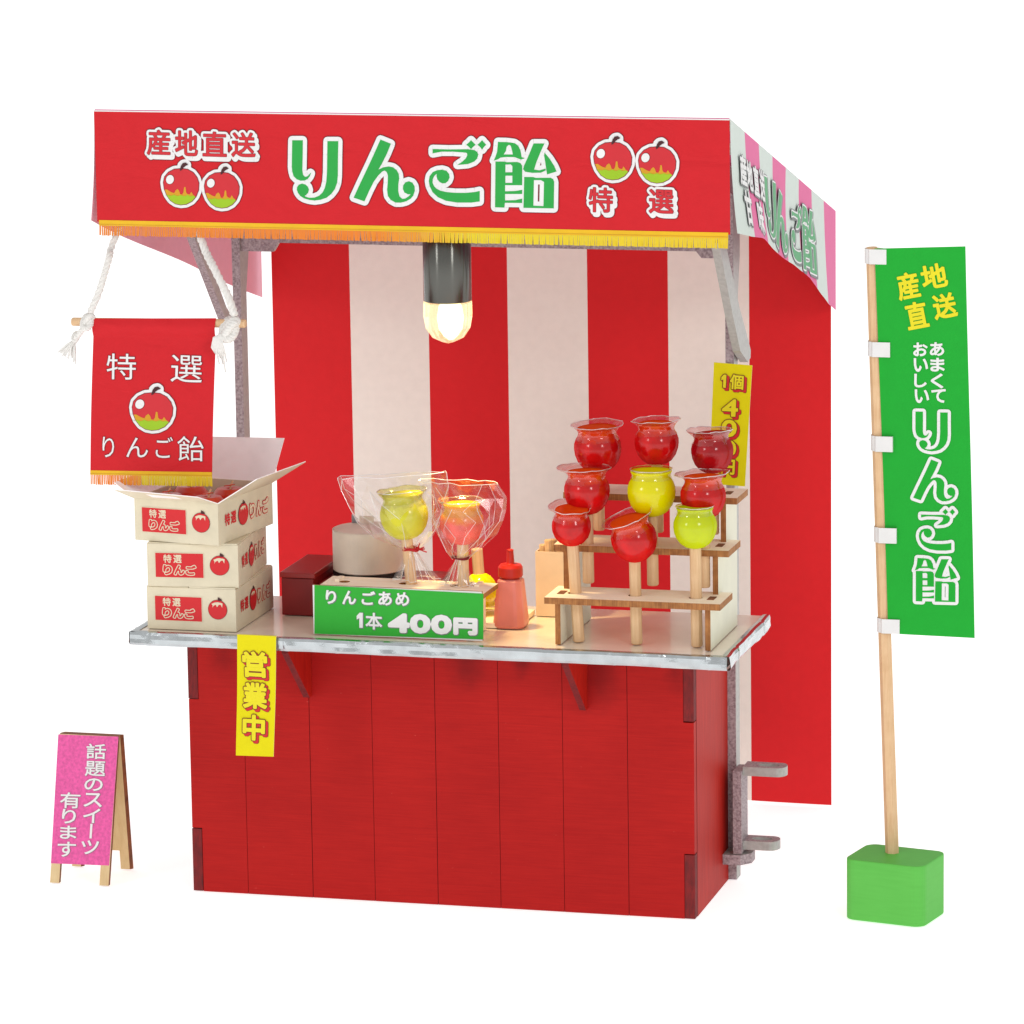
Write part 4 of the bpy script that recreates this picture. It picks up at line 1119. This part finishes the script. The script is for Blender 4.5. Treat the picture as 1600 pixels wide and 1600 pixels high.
YS.done('strip_lettering', ys)
MB().box(.2386, .3005, -.1580, -.149, CT + .0035, CT + .0040).build('strip_fold', ['yellow_paper'], ys)
ps = thing('price_strip', (.934, .236, .64), 'yellow vertical price strip glued on the right post behind the rack', 'paper sign')
PT = Sheet((0, .236, 0), (1, 0, 0), (0, 0, 1), (0, -1, 0))
paper(PT, ((1115.5, 566), (1175.5, 571), (1164, 760), (1107.5, 756)), 'yellow_paper', 'strip_paper', ps)
PT.lift = .0006
PT.put('1', (1128, 585), (1135, 585.5), (1127, 605), yl(.0003))
PT.put('個', (1142, 585), (1162, 586.5), (1141, 607), yl(.0007))
PT.put('4', (1130, 624), (1153, 625), (1129, 649), yl(.0012))
PT.put('0', (1129, 656), (1151, 657), (1128, 681), yl(.0012))
PT.put('0', (1129, 688), (1150, 689), (1128, 712), yl(.0012))
PT.put('円', (1128, 718), (1148, 719), (1127, 740), yl(.0009))
PT.done('strip_lettering', ps)

# ================================================================== HANGING RED BANNER
hb = thing('hanging_banner', (.09, -.0985, .90), 'small red banner with gold fringe hanging on white rope from the canopy', 'banner')
yh = -.0985
HB2 = Sheet((0, yh, 0), (1, 0, 0), (0, 0, 1), (0, -1, 0), warp=lambda u, v: .0085 * max(0, 1 - abs(v - .9255) / .016) ** .5 + .002 * math.sin((v - .7) * 18))
def hgrid():
    q = ((146, 497), (338, 497), (331.5, 742), (141, 739)); P = [HB2.uv(*p) for p in q]; V = []; F = []; nu, nv = 16, 60
    for i in range(nu + 1):
        for j in range(nv + 1):
            a, b = i / nu, j / nv
            p = P[0] * (1 - a) * (1 - b) + P[1] * a * (1 - b) + P[2] * a * b + P[3] * (1 - a) * b
            V.append(HB2.P(p.x, p.y))
    for i in range(nu):
        for j in range(nv):
            a = i * (nv + 1) + j; F.append((a, a + 1, a + nv + 2, a + nv + 1))
    return V, F, P
V, F, P = hgrid()
cloth = obj('banner_sheet', V, F, 'red_paper', hb, smooth=True)
dz = HB2.uv(112, 503); dz2 = HB2.uv(383, 505)
MB().tube([(dz.x, yh + .0025, dz.y), (dz.x + .002, yh + .0025, dz.y), (dz2.x - .002, yh + .0025, dz2.y - .001), (dz2.x, yh + .0025, dz2.y - .001)], [.0058, .0066, .0066, .0058], 14).build('dowel', ['stick_wood'], hb, smooth=False)
wb_ = [(.0009, 'ink_maroon', 0), (0, 'ink_white', 1)]
HB2.lift = .0008
HB2.put('特', (167, 552), (213, 553), (167, 592), wb_); HB2.put('選', (268, 554), (317, 556), (267, 596), wb_)
apple_emblem(HB2, (208, 613), (271, 614), (208, 671))
for ch, x0, x1, y0_, y1_ in (('り', 161, 179, 682, 714), ('ん', 198, 232, 683, 714), ('ご', 244, 271, 682, 715), ('飴', 278, 319, 681, 720)):
    HB2.put(ch, (x0, y0_), (x1, y0_ + .6), (x0, y1_), wb_)
HB2.done('banner_lettering', hb)
lo_ = P[3]; hi_ = P[2]
FB = Sheet(HB2.P(lo_.x, lo_.y), (hi_.x - lo_.x, 0, hi_.y - lo_.y), (0, 0, 1), (0, -1, 0))
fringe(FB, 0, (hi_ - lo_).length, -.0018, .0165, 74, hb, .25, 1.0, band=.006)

def rope(mb, path, r, turns, seg=7):
    """three twisted strands along a path"""
    P = [Vector(p) for p in path]; N_ = 60; pts = []
    ln = [0]
    for a, b in zip(P, P[1:]): ln.append(ln[-1] + (b - a).length)
    def pos(t):
        s_ = t * ln[-1]
        for i in range(len(P) - 1):
            if s_ <= ln[i + 1] + 1e-9:
                k = (s_ - ln[i]) / (ln[i + 1] - ln[i]); p0 = P[max(0, i - 1)]; p1 = P[i]; p2 = P[i + 1]; p3 = P[min(len(P) - 1, i + 2)]
                return .5 * ((2 * p1) + (p2 - p0) * k + (2 * p0 - 5 * p1 + 4 * p2 - p3) * k * k + (3 * p1 - p0 - 3 * p2 + p3) * k ** 3)
        return P[-1]
    for q in range(3):
        L = []
        for i in range(N_ + 1):
            t = i / N_; c = pos(t); tg = (pos(min(1, t + .01)) - pos(max(0, t - .01))).normalized()
            a = tg.cross(Vector((0, 1, 0))).normalized(); b = tg.cross(a); an = turns * 2 * math.pi * t + q * 2.094
            L.append(c + (a * math.cos(an) + b * math.sin(an)) * r * .5)
        mb.tube(L, r * .58, seg)
def hp(px, py, dy=0): return at(px, py, y=yh + dy)
def tassel(mb, start, ends, n, r, rnd):
    for i in range(n):
        e = Vector(ends[0]).lerp(Vector(ends[1]), i / (n - 1)) + Vector((rnd.uniform(-.002, .002), rnd.uniform(-.004, .004), rnd.uniform(-.004, .003)))
        m_ = Vector(start).lerp(e, .45) + Vector((0, rnd.uniform(-.004, .002), .003))
        mb.tube([Vector(start) + Vector((rnd.uniform(-.003, .003), rnd.uniform(-.002, .002), 0)), m_, e], [r, r, r * .7], 5)
rnd = random.Random(4)
apex = Vector((.112, -.052, 1.238))
mb = MB()
rope(mb, [apex, at(182, 366, y=-.055), hp(170, 405, .012), hp(155, 455, -.002), hp(141, 488, -.008)], .0056, 12)
mb.build('rope', ['rope'], hb, smooth=True)
mb = MB()
rope(mb, [apex, at(312, 366, y=-.055), hp(335, 420, .012), hp(356, 462, -.004), hp(366, 492, -.012)], .0064, 12)
mb.build('rope', ['rope'], hb, smooth=True)
def knot(px, py, s, k=3):
    mb = MB(); c = hp(px, py, -.004)
    for q in range(k):
        ax = Vector((rnd.uniform(-.4, .4), rnd.uniform(-.3, .3), rnd.uniform(-.4, .4)))
        L = []
        for i in range(25):
            a = 2 * math.pi * i / 24
            L.append(c + Vector((s * .55 * math.cos(a), s * .6 * math.sin(a) * math.cos(q * 1.1), s * .75 * math.sin(a + q * .5))) + ax * s * .25)
        rope(mb, L, s * .36, 7, 6)
    return mb
knot(137, 503, .0125).build('knot', ['rope'], hb, smooth=True)
knot(359, 514, .0180, 4).build('knot', ['rope'], hb, smooth=True)
mb = knot(118, 527, .0078, 2); rope(mb, [hp(132, 510, -.01), hp(125, 520, -.01), hp(118, 528, -.008)], .0045, 2)
mb.build('knot', ['rope'], hb, smooth=True)
mb = MB(); tassel(mb, hp(117, 533, -.006), (hp(90, 548, -.006), hp(119, 566, -.006)), 13, .0016, rnd); mb.build('tassel', ['rope'], hb, smooth=True)
mb = MB(); 
for i in range(10):
    e = hp(337 + i * 1.9, 560 + rnd.uniform(-8, 12) + i * 1.2, -.012)
    mb.tube([hp(350, 520, -.016), hp(334 + i * 1.4, 528 + i, -.022), hp(331 + i * 2, 543, -.019), e], [.0019, .0019, .0017, .001], 5)
mb.build('tassel', ['rope'], hb, smooth=True)

# ================================================================== A-FRAME SIGN
af = thing('sandwich_board', (-.085, .035, 0), 'small pink sandwich board sign with white characters and wooden legs', 'sandwich board')
lean = lambda z: (.2385 - z) / .2385
def board(yb_, ytop, th, name):
    f = lambda x, z: (x - .010 * lean(z) * (1), ytop + (yb_ - ytop) * lean(z), z)
    L = [(-.1285, .2385), (-.0290, .2385), (-.0290, .0012), (-.0445, .0012), (-.0445, .034), (-.113, .034), (-.113, .0012), (-.1285, .0012)]
    return MB().plate([[f(x, z) for x, z in L]], th, 0, 1).build(name, ['stand_wood', 'stand_edge'], af, bevel=0)
fb = board(-.006, .033, (0, .0078, 0), 'front_board')
bb = board(.098, .042, (.004, .0065, 0), 'back_board')
Vd = Vector((.010, .039, .2385)).normalized(); Nn = Vector((1, 0, 0)).cross(Vd).normalized()
AS = Sheet((-.1385, -.0062, 0), (1, 0, 0), Vd, Nn)
pp = paper(AS, ((91, 1147.5), (185, 1151), (170.5, 1352.5), (79.5, 1349)), 'pink_paper', 'sign_paper', fb)
AS.lift = .0006
wl = [(.0006, 'ink_gray', 0, (.0005, -.0005)), (.0004, 'ink_white', 1)]
sq = ((135, 1161), (166, 1189), (133, 1189))
cells = [('話', 135, 1162, 166, 1185), ('題', 133, 1189, 165, 1212), ('の', 132, 1216, 161, 1235), ('ス', 131, 1239, 160, 1260), ('イ', 130, 1263, 157, 1285), ('ツ', 127, 1313, 155, 1334)]
for ch, a, b, c_, d_ in cells:
    AS.put(ch, (a + 1, b), (c_, b + .8), (a, d_), wl)
AS.poly([(141.5, 1287), (145, 1287), (143.5, 1310), (140, 1310)], 'ink_white', 1)
for ch, a, b, c_, d_ in [('有', 94, 1238, 126, 1262), ('り', 97, 1264, 119, 1286), ('ま', 94, 1290, 120, 1310), ('す', 90, 1315, 119, 1338)]:
    AS.put(ch, (a + 1, b), (c_, b + .8), (a, d_), wl)
AS.done('sign_lettering', fb)

# ================================================================== GREEN NOBORI FLAG
fl = thing('flag_banner', (1.215, .10, 0), 'tall green vertical flag on a leaning wooden pole in a green block', 'flag')
c1, c2 = at(1317.5, 1436.5, z=0).to_2d(), at(1441, 1451, z=0).to_2d()
ux = (c2 - c1).normalized(); uy = Vector((-ux.y, ux.x)); ww = (c2 - c1).length; dd = .105; rad = .018
out = []
for cx, cy, a0 in ((ww - rad, rad, -90), (ww - rad, dd - rad, 0), (rad, dd - rad, 90), (rad, rad, 180)):
    for i in range(7):
        a = math.radians(a0 + 15 * i); p = c1 + ux * (cx + rad * math.cos(a)) + uy * (cy + rad * math.sin(a)); out.append((p.x, p.y, .0005))
MB().plate([out], (0, 0, .0965), 0, 0).build('base_block', ['block_green'], fl, bevel=.0025)
p0 = at(1394.5, 1336, y=.10); p0.z = .093; p1 = at(1362.5, 386, y=.10)
dirp = (p1 - p0).normalized()
MB().tube([p0, p0 + dirp * .01, p1 - dirp * .003, p1], [.0108, .0108, .0095, .0085], 7).build('pole', ['stick_wood'], fl, smooth=False)
GS = Sheet((0, .0895, 0), (1, 0, 0), (0, 0, 1), (0, -1, 0), warp=lambda u, v: .003 * math.sin(v * 9 + u * 4))
paper(GS, ((1367, 388), (1509, 384.5), (1523, 997), (1388, 989.5)), 'green_paper', 'flag_sheet', fl)
for q in ((1357.5, 389, 1385.5, 413), (1360, 534, 1391, 558), (1366, 681, 1395, 706), (1369.5, 824, 1401, 849), (1374.5, 966.5, 1406, 990)):
    a = GS.uv(q[0], q[1]); b = GS.uv(q[2], q[3]); t_ = .0009; zc = (a.y + b.y) / 2; hz_ = (a.y - b.y) / 2; s0 = (zc - p0.z) / dirp.z; pc = p0 + dirp * s0; rp = .0118
    ring = [(b.x, .0882), (pc.x, .0870)] + [(pc.x + rp * math.sin(-t2), pc.y - rp * math.cos(t2)) for t2 in [math.pi * i / 8 for i in range(1, 8)]] + [(pc.x, pc.y + rp), (pc.x + .012, pc.y + .004), (b.x, .0912)]
    ring = [(b.x, .0862), (pc.x - .002, .0856)] + [(pc.x - rp * math.sin(t2), pc.y - rp * math.cos(t2)) for t2 in [math.pi * (.12 + .88 * i / 8) for i in range(9)]] + [(pc.x + .014, pc.y + .004), (b.x, .0925)]
    L = len(ring); mb = MB(); V = [(x, y, zc + s_ * hz_) for s_ in (-1, 1) for x, y in ring]
    mb.add(V, [(i, (i + 1), (i + 1) + L, i + L) for i in range(L - 1)] + [(L - 1, 0, L, 2 * L - 1)])
    mb.build('strap', ['white_paper'], fl)
GS.lift = .0008
ye = [(.0012, 'ink_yellow', 1)]
def rot_box(s, ch, x0, y0, x1, y1, ang, ly):
    cx, cy = (x0 + x1) / 2, (y0 + y1) / 2; hw, hh = (x1 - x0) / 2, (y1 - y0) / 2; c_, s_ = math.cos(ang), math.sin(ang)
    f = lambda dx, dy: (cx + dx * c_ + dy * s_, cy - dx * s_ + dy * c_)
    s.put(ch, f(-hw, -hh), f(hw, -hh), f(-hw, hh), ly)
rot_box(GS, '産', 1403, 426, 1436, 466, .19, ye); rot_box(GS, '地', 1441, 413, 1479, 449, .19, ye)
rot_box(GS, '直', 1417, 472, 1449, 512, .19, ye); rot_box(GS, '送', 1459, 459, 1494, 496, .19, ye)
wh = [(.0008, 'ink_white', 1)]
for k_, (txt, x0, x1) in enumerate((('あまくて', 1454, 1475), ('おいしい', 1428, 1449))):
    for i, ch in enumerate(txt):
        y0_ = 535 + i * 24.5 + (0 if not k_ else .5); dx = i * .7
        hh = 20 if ch not in 'く' else 22
        GS.put(ch, (x0 + dx, y0_), (x1 + dx - (3 if ch in 'しく' else 0), y0_), (x0 + dx, y0_ + hh), wh)
for ch, x0, y0_, x1, y1_ in (('RI', 1430, 643, 1481, 705), ('N', 1426, 718, 1492, 783), ('GO', 1435, 795, 1492, 860), ('AME', 1429, 872, 1495, 940)):
    GS.put(ch, (x0, y0_), (x1, y0_ + .6), (x0 + .7, y1_), [(.0048, 'ink_white', 1)])
for ch, x0, y0_, x1, y1_ in (('RI', 1430, 643, 1481, 705), ('N', 1426, 718, 1492, 783), ('GO', 1435, 795, 1492, 860), ('AME', 1429, 872, 1495, 940)):
    GS.put(ch, (x0, y0_), (x1, y0_ + .6), (x0 + .7, y1_), [(0, 'green_paper', 2.3)])
GS.done('flag_lettering', fl)
